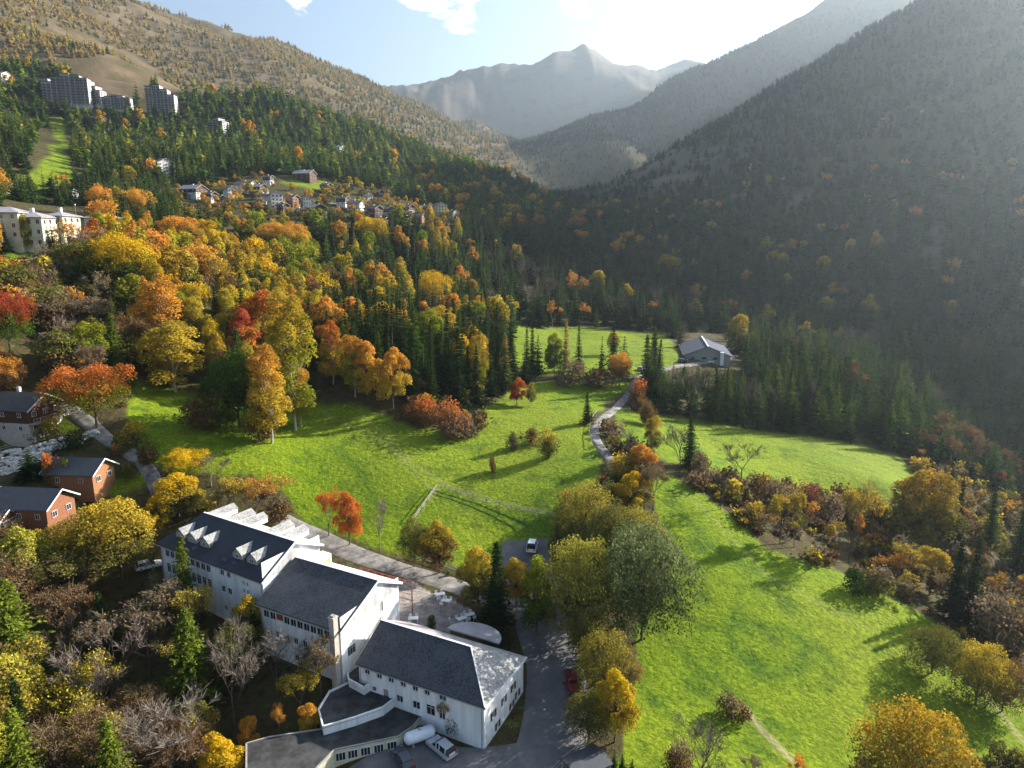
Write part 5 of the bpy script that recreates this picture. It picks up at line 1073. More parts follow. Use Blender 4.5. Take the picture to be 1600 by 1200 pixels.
# ---------------------------------------------------------------- trees one can tell apart in the photograph
# (centre px, top, base, width, kind, lower colour, upper colour, label)
HERO = [
(775,846,985,62,'spruce','DC','DC','tall dark spruce standing beside the terrace of the white building'),
(748,852,950,62,'oval','OL','GY','yellow olive tree just left of the tall dark spruce by the terrace'),
(806,868,950,50,'oval','GY','GY','pale golden tree half behind the tall dark spruce'),
(838,868,990,62,'oval','G','YG','lime green tree between the dark spruce and the large golden dome tree'),
(902,836,1000,112,'dome','OL','OG','large dome shaped golden olive tree beside the access road'),
(1003,805,1000,138,'dome','SG','SG2','huge silver green willow at the edge of the right meadow'),
(955,782,925,88,'dome','SG','OL','dark silver green tree behind the huge willow'),
(915,752,880,104,'dome','SG','OG','grey green bushy tree at the corner of the rail fence'),
(885,790,850,40,'oval','SG2','SG2','small pale silver tree under the grey green bushy tree'),
(992,786,900,84,'dome','SG','OG','olive tree with yellow top above the huge willow'),
(915,950,1040,66,'round','OL','OL','dull olive tree leaning over the access road'),
(942,980,1095,92,'dome','OL','OG','yellow tree with olive underside beside the parked red car'),
(960,1040,1160,62,'oval','GY','Y','bright golden tree at the meadow edge near the bottom of the road'),
(920,1078,1160,62,'round','OL','OL','dark olive tree in front of the bright golden tree by the road'),
(985,1020,1110,50,'semi','GY','PK','thin leafed tree at the meadow edge behind the bright golden tree'),
(648,808,886,56,'round','OL','OL','small olive tree on the verge left of the brown one'),
(686,812,896,58,'oval','BR','GY','small brown orange tree on the verge above the terrace'),
(514,757,838,46,'semi','RO','RO','thin red brown tree behind the white building'),
(546,764,852,42,'oval','RO','RO','red orange tree behind the white building'),
(594,778,862,40,'bare','TWP','TWP','leafless grey tree in the grass behind the white building'),
(697,1080,1146,30,'semi','OL','O','slender half bare birch against the side wall above the white tank'),
(28,905,1110,105,'larch','LG','LG2','very large bright green larch at the left edge of the photo'),
(302,950,1110,78,'larch','LG','LG2','bright green larch in front of the white building'),
(122,1008,1110,52,'larch','LG','LG2','small bright green larch right of the very large one'),
(166,925,1020,52,'spruce','MC','MC','dark spruce among leafless trees in the lower left wood'),
(345,1150,1235,58,'oval','GY','Y','brilliant yellow tree at the bottom edge of the photo'),
(390,1118,1170,26,'narrow','O','O','small orange sapling left of the flat roof annexe'),
(437,1097,1156,28,'semi','BR','O','spindly sapling with orange top left of the flat roof annexe'),
(484,1098,1146,30,'narrow','GY','O','small golden sapling beside the upper flat roof'),
(366,980,1135,84,'bare','TWP','TWP','tall pale leafless tree right of the bright green larch'),
(434,988,1090,72,'bare','TWP','TWP','leafless tree below the middle wing'),
(502,986,1085,64,'semi','PK','PK','pinkish half bare tree below the chimney'),
(470,1040,1115,64,'semi','OL','GY','half bare tree with yellow leaves by the outside stair'),
(235,920,1060,120,'semi','PK','PK','broad pinkish tree in front of the left wing'),
(300,925,1040,80,'semi','PK','GY','pinkish tree with yellow leaves left of the middle wing'),
(125,842,965,120,'semi','BR','OL','broad brown half bare tree below the chalets'),
(395,925,1010,48,'oval','DGn','GY','dark small tree against the wall where the wings meet'),
(190,772,905,112,'round','OL','GY','large golden olive tree between the chalets and the left wing'),
(243,774,842,38,'oval','Y','Y','bright yellow tree touching the corner of the left wing'),
(100,812,905,74,'round','OL','GY','golden olive tree below the log decks'),
(42,848,925,52,'round','OL','YG','yellow green bush tree below the leftmost chalet'),
(280,738,812,70,'oval','OL','Y','yellow tree with orange tips beside the lane'),
(292,700,752,72,'spread','YG','Y','yellow green tree at the lower corner of the upper meadow'),
(352,745,815,66,'semi','OL','GY','thin olive tree behind the left wing'),
(398,738,812,80,'semi','BR','O','rust coloured thin tree behind the left wing roof'),
(440,770,812,50,'bush','BR','PK','brown thicket behind the left wing'),
(330,712,760,60,'bare','TW','TW','leafless shrubby tree at the lower edge of the upper meadow'),
(152,566,668,112,'spread','YG','RO','flaming red cherry tree beside the lane'),
(18,452,560,56,'spread','G','RD','red topped tree at the left edge of the photo'),
(10,550,620,50,'round','BR','O','orange brown tree above the uppermost chalet'),
(424,535,692,66,'narrow','GY','O','tall orange birch at the front of the wood by the meadow'),
(462,450,672,70,'narrow','YG','GY','very tall yellow green birch at the corner of the wood'),
(472,565,668,34,'narrow','YG','O','slim birch with orange side branch at the corner of the wood'),
(375,540,668,104,'round','DGn','G','dark green leafy tree behind the small lime shrub'),
(350,625,674,34,'oval','G','YG','small lime green tree at the wood edge in the upper meadow'),
(405,625,690,50,'bush','BR','OL','brown scrub at the foot of the tall orange birch'),
(318,608,668,70,'bush','BR','BR','dark red brown thicket in the shade of the wood'),
(275,500,612,78,'narrow','GY','GY','yellow birch with white trunk standing in the shaded meadow'),
(262,425,560,66,'narrow','O','O','tall orange birch behind the white trunked one'),
(232,460,560,56,'oval','GY','O','orange yellow tree left of the tall orange birch'),
(180,490,590,44,'larch','LG','LG','light green larch in the left of the wood'),
(143,500,590,52,'oval','G','YG','yellow green tree left of the light green larch'),
(178,462,520,22,'larch','LG2','LG2','small pointed larch peeping over the light green larch'),
(190,356,470,92,'round','G','Y','great round yellow tree below the cream building'),
(130,372,460,80,'round','DGn','OL','dark green round tree beside the cream building'),
(140,450,540,80,'semi','PK','PK','mauve grey half bare tree in the left of the wood'),
(412,450,560,78,'oval','GY','RO','red orange tree in the middle of the wood'),
(385,480,580,56,'oval','O','RD','tree with scarlet crown in front of the red orange one'),
(162,289,345,38,'round','OL','O','orange round tree above the cream building'),
(212,291,348,38,'round','OL','O','second orange round tree right of the first above the cream building'),
(285,335,395,62,'round','OL','O','wide orange tree below the village'),
(322,341,398,38,'oval','GY','Y','golden tree right of the wide orange tree below the village'),
(430,345,400,54,'round','OL','O','orange tree right under the village houses'),
(460,343,400,50,'round','GY','O','golden orange tree under the middle of the village'),
(582,337,392,52,'round','OL','Y','glowing yellow tree below the right end of the village'),
(680,420,480,58,'dome','GY','Y','brilliant orange yellow dome among dark spruces'),
(745,460,525,46,'oval','OL','O','orange yellow tree right of the brilliant dome'),
(690,475,560,60,'oval','OL','GY','yellow tree below the brilliant dome'),
(520,498,600,44,'narrow','GY','RO','birch with one red branch near the middle of the wood edge'),
(575,530,625,50,'oval','GY','O','orange tree at the wood edge above the meadow'),
(615,540,640,56,'oval','GY','O','broad orange tree at the wood edge above the meadow'),
(555,520,620,44,'narrow','YG','O','yellow birch with orange top at the wood edge'),
(718,510,648,46,'spruce','DC','MC','largest dark spruce at the right end of the wood'),
(745,540,640,36,'spruce','DC','MC','dark spruce just right of the largest one'),
(768,530,625,32,'spruce','DC','MC','third dark spruce at the right end of the wood'),
(790,520,615,28,'larch','MC','LO','olive larch at the right tip of the wood'),
(700,470,600,34,'spruce','DC','MC','tall spruce behind the largest dark spruce'),
(786,447,530,34,'spruce','DC','MC','broad spruce standing alone at the shadow line'),
(823,507,590,24,'spruce','MC','MC','narrow spruce on its own in the far meadow'),
(884,497,580,18,'larch','LO','LY','golden larch in the far clump'),
(904,506,588,26,'spruce','MC','MC','green spruce right of the golden larch in the far clump'),
(866,518,588,34,'oval','G','YG','light green tree left of the golden larch in the far clump'),
(890,560,600,50,'bush','PK','PK','pinkish scrub at the foot of the far clump'),
(935,572,604,66,'bush','PK','BR','brown hedge beyond the meadow'),
(808,588,634,30,'oval','RD','RO','small red orange tree alone above the meadow'),
(830,596,634,18,'narrow','OL','GY','small yellow green tree beside the red orange one'),
(917,612,662,25,'spruce','DC','DC','small dark fir alone beside the winding path'),
(742,636,682,14,'spruce','MC','MC','very narrow little fir at the tip of the scrub'),
(705,618,684,64,'bush','PK','RO','red brown scrub at the meadow tip of the wood'),
(725,645,684,40,'bush','PK','PK','pinkish scrub beside the very narrow fir'),
(665,612,665,60,'bush','BR','RO','rust scrub in front of the spruces'),
(768,711,737,15,'bush','BR','BR','tiny round shrub alone in the meadow'),
(802,672,704,22,'bush','PK','OL','left shrub of the small thicket in the meadow'),
(830,668,694,34,'bush','BR','BR','middle of the small thicket in the meadow'),
(856,665,716,34,'bush','OL','GY','right yellow shrub of the small thicket in the meadow'),
(968,546,602,38,'round','BR','O','orange brown tree where the path bends'),
(958,518,556,20,'oval','OL','Y','small yellow tree above the path bend'),
(1000,590,632,36,'bush','BR','RO','rust shrub right of the winding path'),
(1010,620,665,34,'bush','BR','BR','brown shrub below the rust one beside the path'),
(1018,648,716,28,'narrow','OL','GY','slim golden tree in the hedge left of the bare oak'),
(1000,690,760,52,'oval','BR','O','orange tree in the hedge at the lower end of the path'),
(968,705,768,56,'bush','DGn','GY','dark rounded shrub where the path disappears'),
(985,735,810,62,'oval','OL','Y','yellow tree in the middle hedge'),
(1020,715,800,46,'semi','BR','PK','thin pink brown tree in the middle hedge'),
(950,745,800,40,'bush','OL','OL','low olive bush at the left of the middle hedge'),
(1062,664,738,62,'bare','TWD','TWD','dark leafless oak on the ridge between the meadows'),
(1158,690,752,58,'bare','TWD','TWD','second dark leafless tree right of the oak'),
(1126,738,796,30,'bare','TWD','TWD','small leafless tree at the top of the right meadow'),
(1095,705,744,40,'bush','PK','PK','pale scrub between the leafless oak and the second bare tree'),
(1172,735,778,44,'bush','BR','BR','dark brown shrub under the second bare tree'),
(1210,742,790,46,'bush','PK','PK','pinkish shrub in the middle of the right hedge'),
(1258,752,806,52,'bush','BR','RO2','reddish brown shrub behind the two birches'),
(1292,766,812,44,'bush','PK','PK','mauve shrub left of the tall pale tree'),
(1218,764,850,44,'semi','OL','GY','left of two olive yellow birches in the right meadow'),
(1240,768,856,38,'semi','OL','GY','right of two olive yellow birches in the right meadow'),
(1326,742,880,46,'semi','PK','GY','tall pale yellow tree with a long bare trunk'),
(1341,800,836,14,'narrow','O','O','tiny orange larch beside the long bare trunk'),
(1296,818,844,16,'oval','GY','GY','tiny pale yellow tree left of the long bare trunk'),
(1362,766,812,26,'oval','GY','Y','bright yellow small tree behind the orange larch'),
(1434,732,862,82,'oval','OL','GO','large golden tree right of the lower meadow'),
(1474,730,840,32,'larch','MC','LO','dull green larch right of the large golden tree'),
(1492,745,850,28,'spruce','DC','DC','dark narrow spruce behind the dull larch'),
(1544,766,860,28,'larch','MC','MC','isolated dark larch near the right edge'),
(1590,775,900,46,'larch','MC','OL','pale green larch at the right edge of the photo'),
(1486,842,968,46,'spruce','DC','MC','left of two big dark spruces in the right hedge'),
(1512,838,975,44,'spruce','DC','MC','right of two big dark spruces in the right hedge'),
(1425,852,930,56,'semi','PK','GY','pale golden tree left of the two big dark spruces'),
(1452,855,930,50,'oval','BR','GY','orange yellow tree left of the two big dark spruces'),
(1392,860,920,44,'semi','BR','O','orange flecked tree in the right hedge'),
(1336,888,926,38,'bush','DGn','DGn','dark low bush at the meadow edge'),
(1370,880,925,56,'bush','OL','PK','brushwood beside the dark low bush'),
(1550,920,1000,80,'bush','PK','PK','mauve brushwood right of the big dark spruces'),
(1590,940,1020,66,'bush','PK','BR','brown brushwood at the right edge of the photo'),
(1456,976,1052,66,'dome','OL','OL','round olive bush in the right meadow'),
(1524,1004,1100,70,'dome','OL','GY','larger round olive bush right of the first'),
(1566,1026,1112,60,'dome','BR','BR','brown round bush touching the larger olive one'),
(1410,1100,1280,126,'dome','OL','GO','big golden dome tree at the bottom right'),
(1088,1122,1240,84,'bare','TW','TW','leafless bush tree at the bottom of the right meadow'),
(1060,1150,1215,50,'bush','BR','PK','scrub beside the leafless bush tree'),
(1146,1086,1124,46,'bush','BR','PK','low brown shrub with a post in the right meadow'),
(1240,1180,1225,36,'semi','O','O','small orange sapling at the bottom edge'),
(470,1150,1175,24,'bush','G','YG','small green shrub below the spindly sapling'),
(710,1100,1146,30,'bush','DGn','OL','ivy bush against the long side wall'),
(52,700,748,46,'spruce','DC','MC','dark blue green fir between the stone terraces and the chalets'),
(80,705,752,26,'bush','BR','RO','red brown shrub beside the fir near the chalets'),
(100,715,752,24,'bush','OL','YG','olive shrub behind the second chalet'),
(120,668,700,40,'bush','DGn','OL','green garden shrub in front of the dark chalet'),
(75,650,688,44,'bush','OL','GY','yellow green garden shrub at the dark chalet'),
(205,655,700,44,'bush','OL','GY','shrub along the lane below the cherry tree'),
(228,690,725,40,'bush','BR','OL','brown hedge shrub at the lane corner'),
(185,690,712,20,'bush','BR','O','small orange shrub left of the lane'),
(200,722,745,30,'bush','OL','OL','low shrub between the lane and the second chalet'),
(150,780,800,24,'bush','DGn','DGn','dark dwarf pine on the lawn below the second chalet'),
(110,778,800,20,'bush','DGn','DGn','dark dwarf shrub beside the log deck'),
(672,962,978,20,'bush','DGn','G','clipped green shrub on the terrace'),
(768,990,1018,60,'bush','DGn','DGn','dark ground shrub under the tall spruce'),
(700,890,900,10,'bush','OL','OL','tiny shrub at the verge'),
]
hp_ = np.array([[h[0], h[2]] for h in HERO], float); hx, hy, hz = hit(hp_[:, 0], hp_[:, 1])
KEEP = []          # occupied spots
def height_from_top(x, y, z, py):
    """height that brings the top of a thing standing at x, y, z to photograph row py"""
    lo, hi = 0.1, 80
    for _ in range(40):
        m = (lo + hi) / 2
        if project(x, y, z + m)[1] > py: lo = m
        else: hi = m
    return m
for i, (cx, tp, bs, w, kd, c1, c2, lab) in enumerate(HERO):
    x, y, z = float(hx[i]), float(hy[i]), float(hz[i]); h = height_from_top(x, y, z, tp); dist = math.sqrt(x * x + y * y + z * z)
    wd_ = w / FPX * dist
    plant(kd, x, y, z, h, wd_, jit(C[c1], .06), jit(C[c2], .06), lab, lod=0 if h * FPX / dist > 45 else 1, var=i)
    KEEP.append((x, y, wd_ * 0.5))
# five clipped thujas by the shelter at the foot of the road
for i, (cx, tp, bs) in enumerate([(928,1168,1198),(944,1160,1204),(958,1170,1208),(972,1176,1212),(986,1184,1216)]):
    x, y, z = [float(q[0]) for q in hit(cx, bs)]
    plant('spruce', x, y, z, height_from_top(x, y, z, tp), 1.5, C['DC'], C['MC'], 'small pointed dark thuja in the short row beside the grey shelter roof', 'clipped thujas in a row beside the shelter', lod=1, var=i)
KEEP = np.array(KEEP)

# ---------------------------------------------------------------- woods
CLEAR = MEADOWS + GRAVEL + BARE_SLOPES + [poly_world(p) for p in [
    [(230,840),(300,800),(530,840),(660,900),(800,1000),(900,960),(860,900),(700,860),(560,830),(560,850),(480,820),(380,800)],   # yard and road behind the school
    [(225,880),(330,990),(380,1000),(500,1060),(420,1150),(380,1210),(700,1300),(930,1210),(890,1080),(900,1000),(800,900),(600,850),(450,830),(260,830)],
    [(0,590),(80,590),(250,740),(190,800),(90,850),(0,880)],
    [(0,310),(160,322),(180,350),(128,402),(60,396),(0,388)],
    [(1060,520),(1145,520),(1146,568),(1066,570)],
    [(66,128),(210,140),(210,182),(66,172)],[(226,135),(284,140),(284,188),(226,182)],
    [(60,200),(120,200),(120,290),(50,300)], [(385,1152),(520,1150),(600,1300),(330,1320)]]]
def species(px, py, r, n1, n2, u):
    """what grows at a spot of the landscape: (kind, c1, c2, height) or None; u are 4 uniform numbers"""
    a, b, c, d = u
    def pick(tab):
        t = a * sum(w for w, *_ in tab)
        for w, *rest in tab:
            t -= w
            if t <= 0: return rest
        return tab[-1][1:]
    bushy = [(3,'bush','PK','PK'),(3,'bush','BR','OL'),(2,'bush','BR','BR'),(2,'semi','PK','GY'),(1,'bush','OL','GY'),(1,'semi','BR','O'),(1,'bare','TW','TW')]
    if px > 1010 and py > 690 and r < 330:
        if py < 700 or (px > 1400 and py < 860 and n1 > -.1):
            return (*pick([(5,'spruce','DC','MC'),(2,'larch','MC','MC'),(1,'semi','BR','BR')]), 9 + 8 * c) if b < .9 else None
        if b > .8: return None
        k = pick(bushy + [(.4,'spruce','DC','MC')]); return (*k, 1.6 + 2.2 * c if k[0] == 'bush' else 4 + 4 * c)
    if r < 330 and py > 600 and px < 1020:
        if px > 560 or py < 900:
            if px < 560 and py > 800 and n1 > .12: pass
            if b > .62: return None
            k = pick(bushy); k = k if px > 620 or c < .7 else ['semi', 'OL', 'GY']; return (*k, 1.4 + 2.0 * c if k[0] == 'bush' else 4 + 4 * c)
    if px < 560 and py > 800:                                   # lower left wood
        if b > 0.93: return None
        k = pick([(2.5,'bare','TWP','TWP'),(1.5,'bare','TW','TW'),(4,'semi','PK','BR'),(5,'semi','OL','GY'),(1.6,'oval','OL','OG'),(1.6,'oval','BR','OG'),(1.0,'round','BR','OL'),(.6,'larch','LG','LG2'),(.6,'spruce','DC','MC'),(3,'bush','DGn','OL')])
        return (*k, (9 + 8 * c) * (0.3 if k[0] == 'bush' else 1))
    if r < 900 and py > 260:
        if px > 1010 and py > 540:                              # stand right of the lower meadow
            if b > 0.95: return None
            return (*pick([(9,'spruce','MC','MC'),(4,'larch','MC','LG'),(.15,'oval','BR','BR'),(.5,'bare','TW','TW')]), 11 + 9 * c)
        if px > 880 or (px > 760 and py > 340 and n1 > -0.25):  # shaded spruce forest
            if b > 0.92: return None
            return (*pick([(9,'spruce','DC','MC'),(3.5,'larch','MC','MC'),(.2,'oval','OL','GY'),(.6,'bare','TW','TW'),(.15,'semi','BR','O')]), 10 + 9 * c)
        if py < 350:                                            # round the village
            vil = in_poly(px, py, [(260,290),(420,262),(560,280),(720,330),(720,365),(560,355),(300,345)])
            if vil:
                if b > 0.4: return None
                return (*pick([(3,'spruce','MC','MC'),(3,'round','OL','GY'),(2,'oval','GY','O'),(1.5,'round','OL','O'),(2,'bush','OL','BR')]), 4 + 4 * c)
            if px > 560 or n1 > -0.3: 
                if b > .93: return None
                return (*pick([(6,'spruce','MC','MC'),(5,'larch','MC','LG'),(1.2,'larch','LG','LG2'),(.35,'oval','OL','GY'),(.3,'round','OL','O')]), 9 + 8 * c)
            return None
        e = px + n1 * 220                                       # mixed autumn wood
        if px < 200 and py > 380:
            if b > .9: return None
            k = pick([(4,'semi','PK','PK'),(3,'round','BR','OL'),(2,'semi','BR','O'),(2,'oval','OL','GY'),(1.5,'bare','TWP','TWP'),(1.2,'round','BR','O'),(1,'larch','LG','LG2'),(.5,'oval','GY','RO')])
            return (*k, 7 + 7 * c)
        if e > 470:
            k = pick([(11,'spruce','DC','MC'),(9,'spruce','MC','MC'),(6,'larch','MC','LG'),(1.0,'oval','OL','O'),(1.6,'narrow','YG','GY'),(.7,'oval','OL','Y'),(.7,'bush','BR','PK'),(1,'oval','G','YG')] if px > 600 or n2 < 0.02 else [(8,'spruce','MC','MC'),(3,'larch','MC','LG'),(3,'narrow','OL','O'),(3,'narrow','YG','GY'),(2,'oval','GY','O'),(2,'oval','OL','GY')])
            return (*k, (11 + 8 * c) * (.3 if k[0] == 'bush' else 1))
        if n2 > 0.1: k = pick([(5,'narrow','OG','O'),(2,'narrow','O','RO'),(2,'oval','GY','O'),(1,'round','OL','O'),(.5,'oval','O','RO'),(2,'narrow','GY','Y'),(5,'spruce','MC','MC'),(2,'larch','MC','LG'),(4,'narrow','YG','GY'),(3,'oval','OL','GY'),(2,'semi','BR','GY'),(1,'semi','PK','PK')])
        elif n2 < -0.14: k = pick([(2,'oval','OL','YG'),(1,'round','G','YG'),(3,'spruce','MC','MC'),(3,'narrow','G','YG'),(2,'larch','LG','LG2'),(2,'narrow','OL','GY'),(1,'round','OL','O')])
        else: k = pick([(7,'narrow','YG','GY'),(2,'oval','OL','GY'),(3,'narrow','GY','O'),(1,'round','BR','O'),(2,'narrow','OG','Y'),(2,'semi','BR','BR'),(3,'larch','MC','LG'),(2,'spruce','MC','MC'),(1.5,'oval','G','YG'),(1.5,'semi','PK','BR'),(1.6,'spruce','DC','MC'),(1,'round','OL','Y')])
        return (*k, (9 + 8 * c) * (.72 if py < 400 else 1))
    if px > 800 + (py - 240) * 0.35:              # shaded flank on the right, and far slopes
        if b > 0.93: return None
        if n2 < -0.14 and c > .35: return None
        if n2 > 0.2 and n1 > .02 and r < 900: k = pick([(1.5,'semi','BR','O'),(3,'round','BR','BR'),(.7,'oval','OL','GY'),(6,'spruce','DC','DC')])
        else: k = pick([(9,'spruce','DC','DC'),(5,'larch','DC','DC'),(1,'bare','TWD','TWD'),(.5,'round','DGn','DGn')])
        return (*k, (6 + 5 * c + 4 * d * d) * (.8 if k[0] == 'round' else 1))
    if r < 1000:                                                # forest above the village
        if b > 0.93: return None
        return (*pick([(6,'larch','MC','LG'),(6,'spruce','MC','MC'),(3,'larch','LG','LG2'),(.5,'larch','LG2','LY'),(.25,'oval','GY','O')]), 10 + 8 * c)
    top = sstep(110, 30, py + (px - 200) * .0)
    hi = sstep(230, 40, py)                                     # sunny larch slopes, opening upwards
    if n1 < -0.22 + 0.17 * top + .35 * n2 * hi or b > 0.95 - 0.3 * top: return None
    return (*pick([(4 * hi + 2,'larch','LO','LY'),(4,'larch','LO','LO'),(2,'larch','OL','LO'),(4 * (1 - hi) + .6,'larch','MC','LG'),(3 * (1 - hi) + .3,'spruce','MC','MC')]), (6 + 5 * c + 5 * d * d))
def scatter(r0, r1, space, az0=-46, az1=46):
    area = (r1 * r1 - r0 * r0) / 2 * R(az1 - az0); n = int(area / space ** 2)
    r = np.sqrt(rng.uniform(r0 * r0, r1 * r1, n)); a = rng.uniform(R(az0), R(az1), n); x, y = r * np.sin(a), r * np.cos(a)
    # thin out crowding on a hash grid
    key = np.floor(x / space * 1.25).astype(np.int64) * 100003 + np.floor(y / space * 1.25).astype(np.int64); _, k = np.unique(key, return_index=True); return x[k], y[k]
TREES = []
for r0, r1, sp in ((75, 330, 4.2), (80, 300, 2.7), (330, 620, 5.4), (620, 1250, 7.0), (1250, 2600, 9.0)):
    x, y = scatter(r0, r1, sp); z = Z(x, y)
    bad = wmask(x, y, CLEAR, 0.003)
    if r1 < 500:
        d = np.hypot(x[:, None] - KEEP[None, :, 0], y[:, None] - KEEP[None, :, 1]) < KEEP[None, :, 2] * 0.75 + 1.2; bad |= d.any(1)
    if r1 < 700:
        for P, wdt in ROADS: bad |= (np.hypot(x[:, None] - P[None, ::2, 0], y[:, None] - P[None, ::2, 1]) < wdt / 2 + 1.3).any(1)
    x, y, z = x[~bad], y[~bad], z[~bad]; r = np.hypot(x, y)
    px, py = project(x, y, z + 5); pc = np.clip(px, 5, 1595); cliff = wmask(x, y, CLIFFS, .01) & (fbm(x / 22., y / 22., 4, 91) > .05)
    n1 = fbm(x / 130, y / 130, 3, 71); n2 = fbm(x / 45, y / 45, 3, 81); U = rng.uniform(size=(len(x), 4))
    for i in range(len(x)):
        if cliff[i]: continue
        if r1 == 300:                                           # brushwood of the hedges
            if not ((px[i] > 1010 and py[i] > 700) or (px[i] > 560 and 600 < py[i] < 800 and px[i] < 1020) or (380 < px[i] < 500 and 770 < py[i] < 815)) or U[i][1] > .85: continue
            k = [('bush', 'PK', 'PK'), ('bush', 'BR', 'OL'), ('bush', 'OL', 'GY'), ('bush', 'BR', 'BR'), ('semi', 'PK', 'PK')][int(U[i][0] * 5)]
            TREES.append((x[i], y[i], z[i], 1.5 + 2.7 * U[i][2], *k, px[i], py[i], r[i])); continue
        s = species(pc[i], py[i], r[i], n1[i], n2[i], U[i])
        if s and 1030 < px[i] < 1165 and 540 < py[i] < 680 and project(x[i], y[i], z[i] + s[3])[1] < 568:
            h_ = height_from_top(x[i], y[i], z[i], 566 + 14 * U[i][3])
            if h_ < 3.5: continue
            s = (*s[:3], h_)
        if s: TREES.append((x[i], y[i], z[i], s[3], s[0], s[1], s[2], px[i], py[i], r[i]))
# outside the frame to the sides only what casts shade into it matters; keep the nearest ring all round
def visible(t): return -40 < t[7] < 1640 and -60 < t[8] < 1260
TREES.sort(key=lambda t: -t[3] / t[9])
import re
def short(l): return re.split(r' (?:at|beside|standing|behind|just|half|between|under|above|with|leaning|in|near|on|below|among|right|left|touching|by|alone|the|of|where|from|for|to) ', l)[0]
HS = [(h[0], (h[1] + h[2]) / 2, short(h[7])) for h in HERO if 3 <= len(short(h[7]).split()) <= 6]
HS += [(1100, 550, 'blue grey roofed hall'), (1250, 665, 'shaded end of the lower meadow'), (1400, 700, 'far corner of the lower meadow'), (1170, 635, 'near side of the lower meadow'), (1040, 600, 'bend of the winding path'), (640, 400, 'right end of the village'), (480, 420, 'middle of the village slope'), (120, 1130, 'bottom left corner of the photo'), (250, 1150, 'bottom of the lower left wood'), (1500, 760, 'right hedge'), (950, 480, 'shaded far meadow'), (650, 505, 'middle of the spruce belt'), (570, 460, 'lower edge of the orange wood'), (720, 585, 'meadow tip of the wood'), (720, 400, 'upper edge of the spruce belt'), (1330, 640, 'right half of the dark stand'), (1120, 620, 'left end of the dark stand'), (1560, 700, 'right end of the dark stand')]
def near_hero(px, py):
    b = min(HS, key=lambda h: (h[0] - px) ** 2 + (h[1] - py) ** 2); dx, dy = px - b[0], py - b[1]
    if math.hypot(dx, dy) > 130: return None
    return ('right of' if dx > 0 else 'left of') + ' the ' + b[2] if abs(dx) > abs(dy) else ('below' if dy > 0 else 'above') + ' the ' + b[2]
ZONE = [(lambda px, py: px < 560 and py > 800, 'in the lower left wood below the school'), (lambda px, py: px < 200 and py > 380, 'at the far left of the autumn wood'),
        (lambda px, py: px > 1010, 'in the dark stand right of the lower meadow'), (lambda px, py: px > 760, 'in the shaded forest beyond the meadow'),
        (lambda px, py: px > 560 and py > 350, 'at the spruce side of the autumn wood'), (lambda px, py: py > 480, 'low in the autumn wood behind the meadow edge'),
        (lambda px, py: py > 380, 'in the middle of the autumn wood'), (lambda px, py: True, 'in the upper autumn wood under the village')]
HUE = {'GO': 'deep gold', 'RO2': 'red brown', 'OG': 'olive gold', 'Y': 'bright yellow', 'GY': 'golden yellow', 'O': 'orange', 'RO': 'red orange', 'RD': 'deep red', 'G': 'green', 'YG': 'yellow green', 'OL': 'olive', 'BR': 'brown', 'PK': 'pinkish grey', 'DC': 'very dark green', 'MC': 'dark green', 'LG': 'light green', 'LG2': 'lime green', 'LY': 'golden', 'LO': 'dull gold', 'TW': 'grey brown', 'TWP': 'pale grey', 'TWD': 'dark'}
WORD = {'round': 'rounded broadleaf tree', 'oval': 'oval broadleaf tree', 'narrow': 'slim birch', 'spread': 'spreading tree', 'dome': 'domed tree', 'spruce': 'spruce', 'larch': 'larch', 'bare': 'leafless tree', 'semi': 'half bare tree', 'bush': 'shrub'}
cnt = {'con': 0, 'broad': 0}; REST = []
for t in TREES:
    fam = 'con' if t[4] in ('spruce', 'larch') else 'broad'
    if visible(t) and cnt[fam] < 215 and t[9] < 620:
        cnt[fam] += 1; zn = next(s for f, s in ZONE if f(t[7], t[8])); w = t[3] * WR[t[4]] * random.uniform(.9, 1.2)
        nh = near_hero(t[7], t[8]); lb = '%s %s %s %s' % (('small' if t[3] < 10 else 'tall' if t[3] > 14 else 'middling') if t[4] != 'bush' else 'low', HUE[t[6]], WORD[t[4]], nh if nh else zn)
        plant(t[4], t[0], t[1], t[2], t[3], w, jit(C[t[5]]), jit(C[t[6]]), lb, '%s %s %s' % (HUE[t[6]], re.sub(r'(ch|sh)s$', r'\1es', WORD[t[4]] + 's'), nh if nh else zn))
    else: REST.append(t)
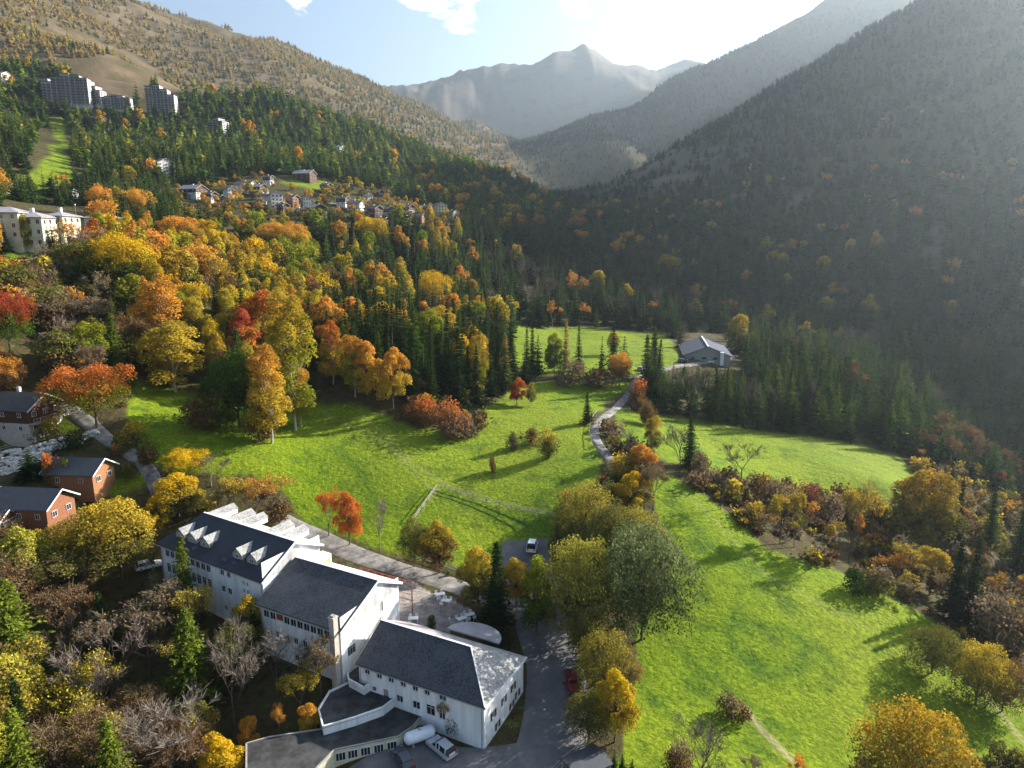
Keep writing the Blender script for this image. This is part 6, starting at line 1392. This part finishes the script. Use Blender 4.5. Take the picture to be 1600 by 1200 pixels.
def forest(name, label, trees):
    """the rest of the woods: one object, tree meshes instanced on points"""
    if not trees: return
    kinds = sorted({t[4] for t in trees}); col = bpy.data.collections.new(name + '_kinds'); index = {}
    k = 0
    for kd in kinds:
        for lod in (1, 2):
            for v, (cm, tm, tw, jm) in enumerate(LIB[kd][lod]):
                o = bpy.data.objects.new('%03d_tree' % k, jm); col.objects.link(o); index[(kd, lod, v)] = k; k += 1
    n = len(trees); me = bpy.data.meshes.new(name); me.vertices.add(n)
    me.vertices.foreach_set('co', np.array([[t[0], t[1], t[2] - 0.3] for t in trees], np.float32).ravel())
    sc = []; rt = []; ix = []; t1 = []; t2 = []
    for t in trees:
        h = t[3]; s = random.uniform(1.0, 1.4) if t[4] in ('spruce', 'larch') else random.uniform(.85, 1.15); sc += [h * s, h * s, h]; rt += [0, 0, random.uniform(0, 6.28)]
        lod = 1 if h * FPX / t[9] > 30 else 2; ix.append(index[(t[4], lod, random.randrange(len(LIB[t[4]][lod])))]); t1 += jit(C[t[5]], .16); t2 += jit(C[t[6]], .16)
    for nm, ty, key, arr in (('sc', 'FLOAT_VECTOR', 'vector', sc), ('rt', 'FLOAT_VECTOR', 'vector', rt), ('tint', 'FLOAT_VECTOR', 'vector', t1), ('tint2', 'FLOAT_VECTOR', 'vector', t2)):
        a = me.attributes.new(nm, ty, 'POINT'); a.data.foreach_set(key, np.array(arr, np.float32))
    a = me.attributes.new('ix', 'INT', 'POINT'); a.data.foreach_set('value', np.array(ix, np.int32))
    ob = put(bpy.data.objects.new(name, me)); tag(ob, label, None, None, 'stuff')
    ng = bpy.data.node_groups.new(name, 'GeometryNodeTree'); ng.interface.new_socket('Geometry', in_out='INPUT', socket_type='NodeSocketGeometry'); ng.interface.new_socket('Geometry', in_out='OUTPUT', socket_type='NodeSocketGeometry')
    gi = ng.nodes.new('NodeGroupInput'); go = ng.nodes.new('NodeGroupOutput'); iop = ng.nodes.new('GeometryNodeInstanceOnPoints'); ci = ng.nodes.new('GeometryNodeCollectionInfo')
    ci.inputs['Collection'].default_value = col; ci.inputs['Separate Children'].default_value = True; ci.inputs['Reset Children'].default_value = True
    def na(nm, ty): q = ng.nodes.new('GeometryNodeInputNamedAttribute'); q.data_type = ty; q.inputs['Name'].default_value = nm; return q.outputs['Attribute']
    L = ng.links.new
    L(gi.outputs[0], iop.inputs['Points']); L(ci.outputs[0], iop.inputs['Instance']); iop.inputs['Pick Instance'].default_value = True
    L(na('ix', 'INT'), iop.inputs['Instance Index']); L(na('rt', 'FLOAT_VECTOR'), iop.inputs['Rotation']); L(na('sc', 'FLOAT_VECTOR'), iop.inputs['Scale']); L(iop.outputs[0], go.inputs[0])
    md = ob.modifiers.new('trees', 'NODES'); md.node_group = ng
print('TREES', len(TREES), 'rest', len(REST), cnt)
near = [t for t in REST if t[9] < 640]; mid = [t for t in REST if 640 <= t[9]]
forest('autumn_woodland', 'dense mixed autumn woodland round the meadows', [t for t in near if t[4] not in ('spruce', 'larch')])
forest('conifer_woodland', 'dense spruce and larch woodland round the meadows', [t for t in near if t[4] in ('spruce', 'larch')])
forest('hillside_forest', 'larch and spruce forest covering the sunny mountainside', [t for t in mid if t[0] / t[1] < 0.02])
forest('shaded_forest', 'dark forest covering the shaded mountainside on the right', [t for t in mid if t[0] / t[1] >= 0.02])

#@@HAZE
def haze():
    m = bpy.data.materials.new('haze_air'); m.use_nodes = True; t = m.node_tree; t.nodes.clear(); o = N(t, 'ShaderNodeOutputMaterial')
    v = N(t, 'ShaderNodeVolumePrincipled'); v.inputs['Color'].default_value = (0.72, 0.87, 1.0, 1); v.inputs['Density'].default_value = HAZE_DENSITY; v.inputs['Anisotropy'].default_value = 0.66
    t.links.new(v.outputs[0], o.inputs['Volume'])
    z0 = float(GZ.min()) - 1.0; z1 = float(GZ.max()) + 30
    b = MB(); L = 9650; b.box(-L, L, -4600, L, z0, z1); ob = b.build('haze', m); ob['kind'] = 'stuff'; ob['label'] = 'pale autumn haze filling the valley air'
haze()
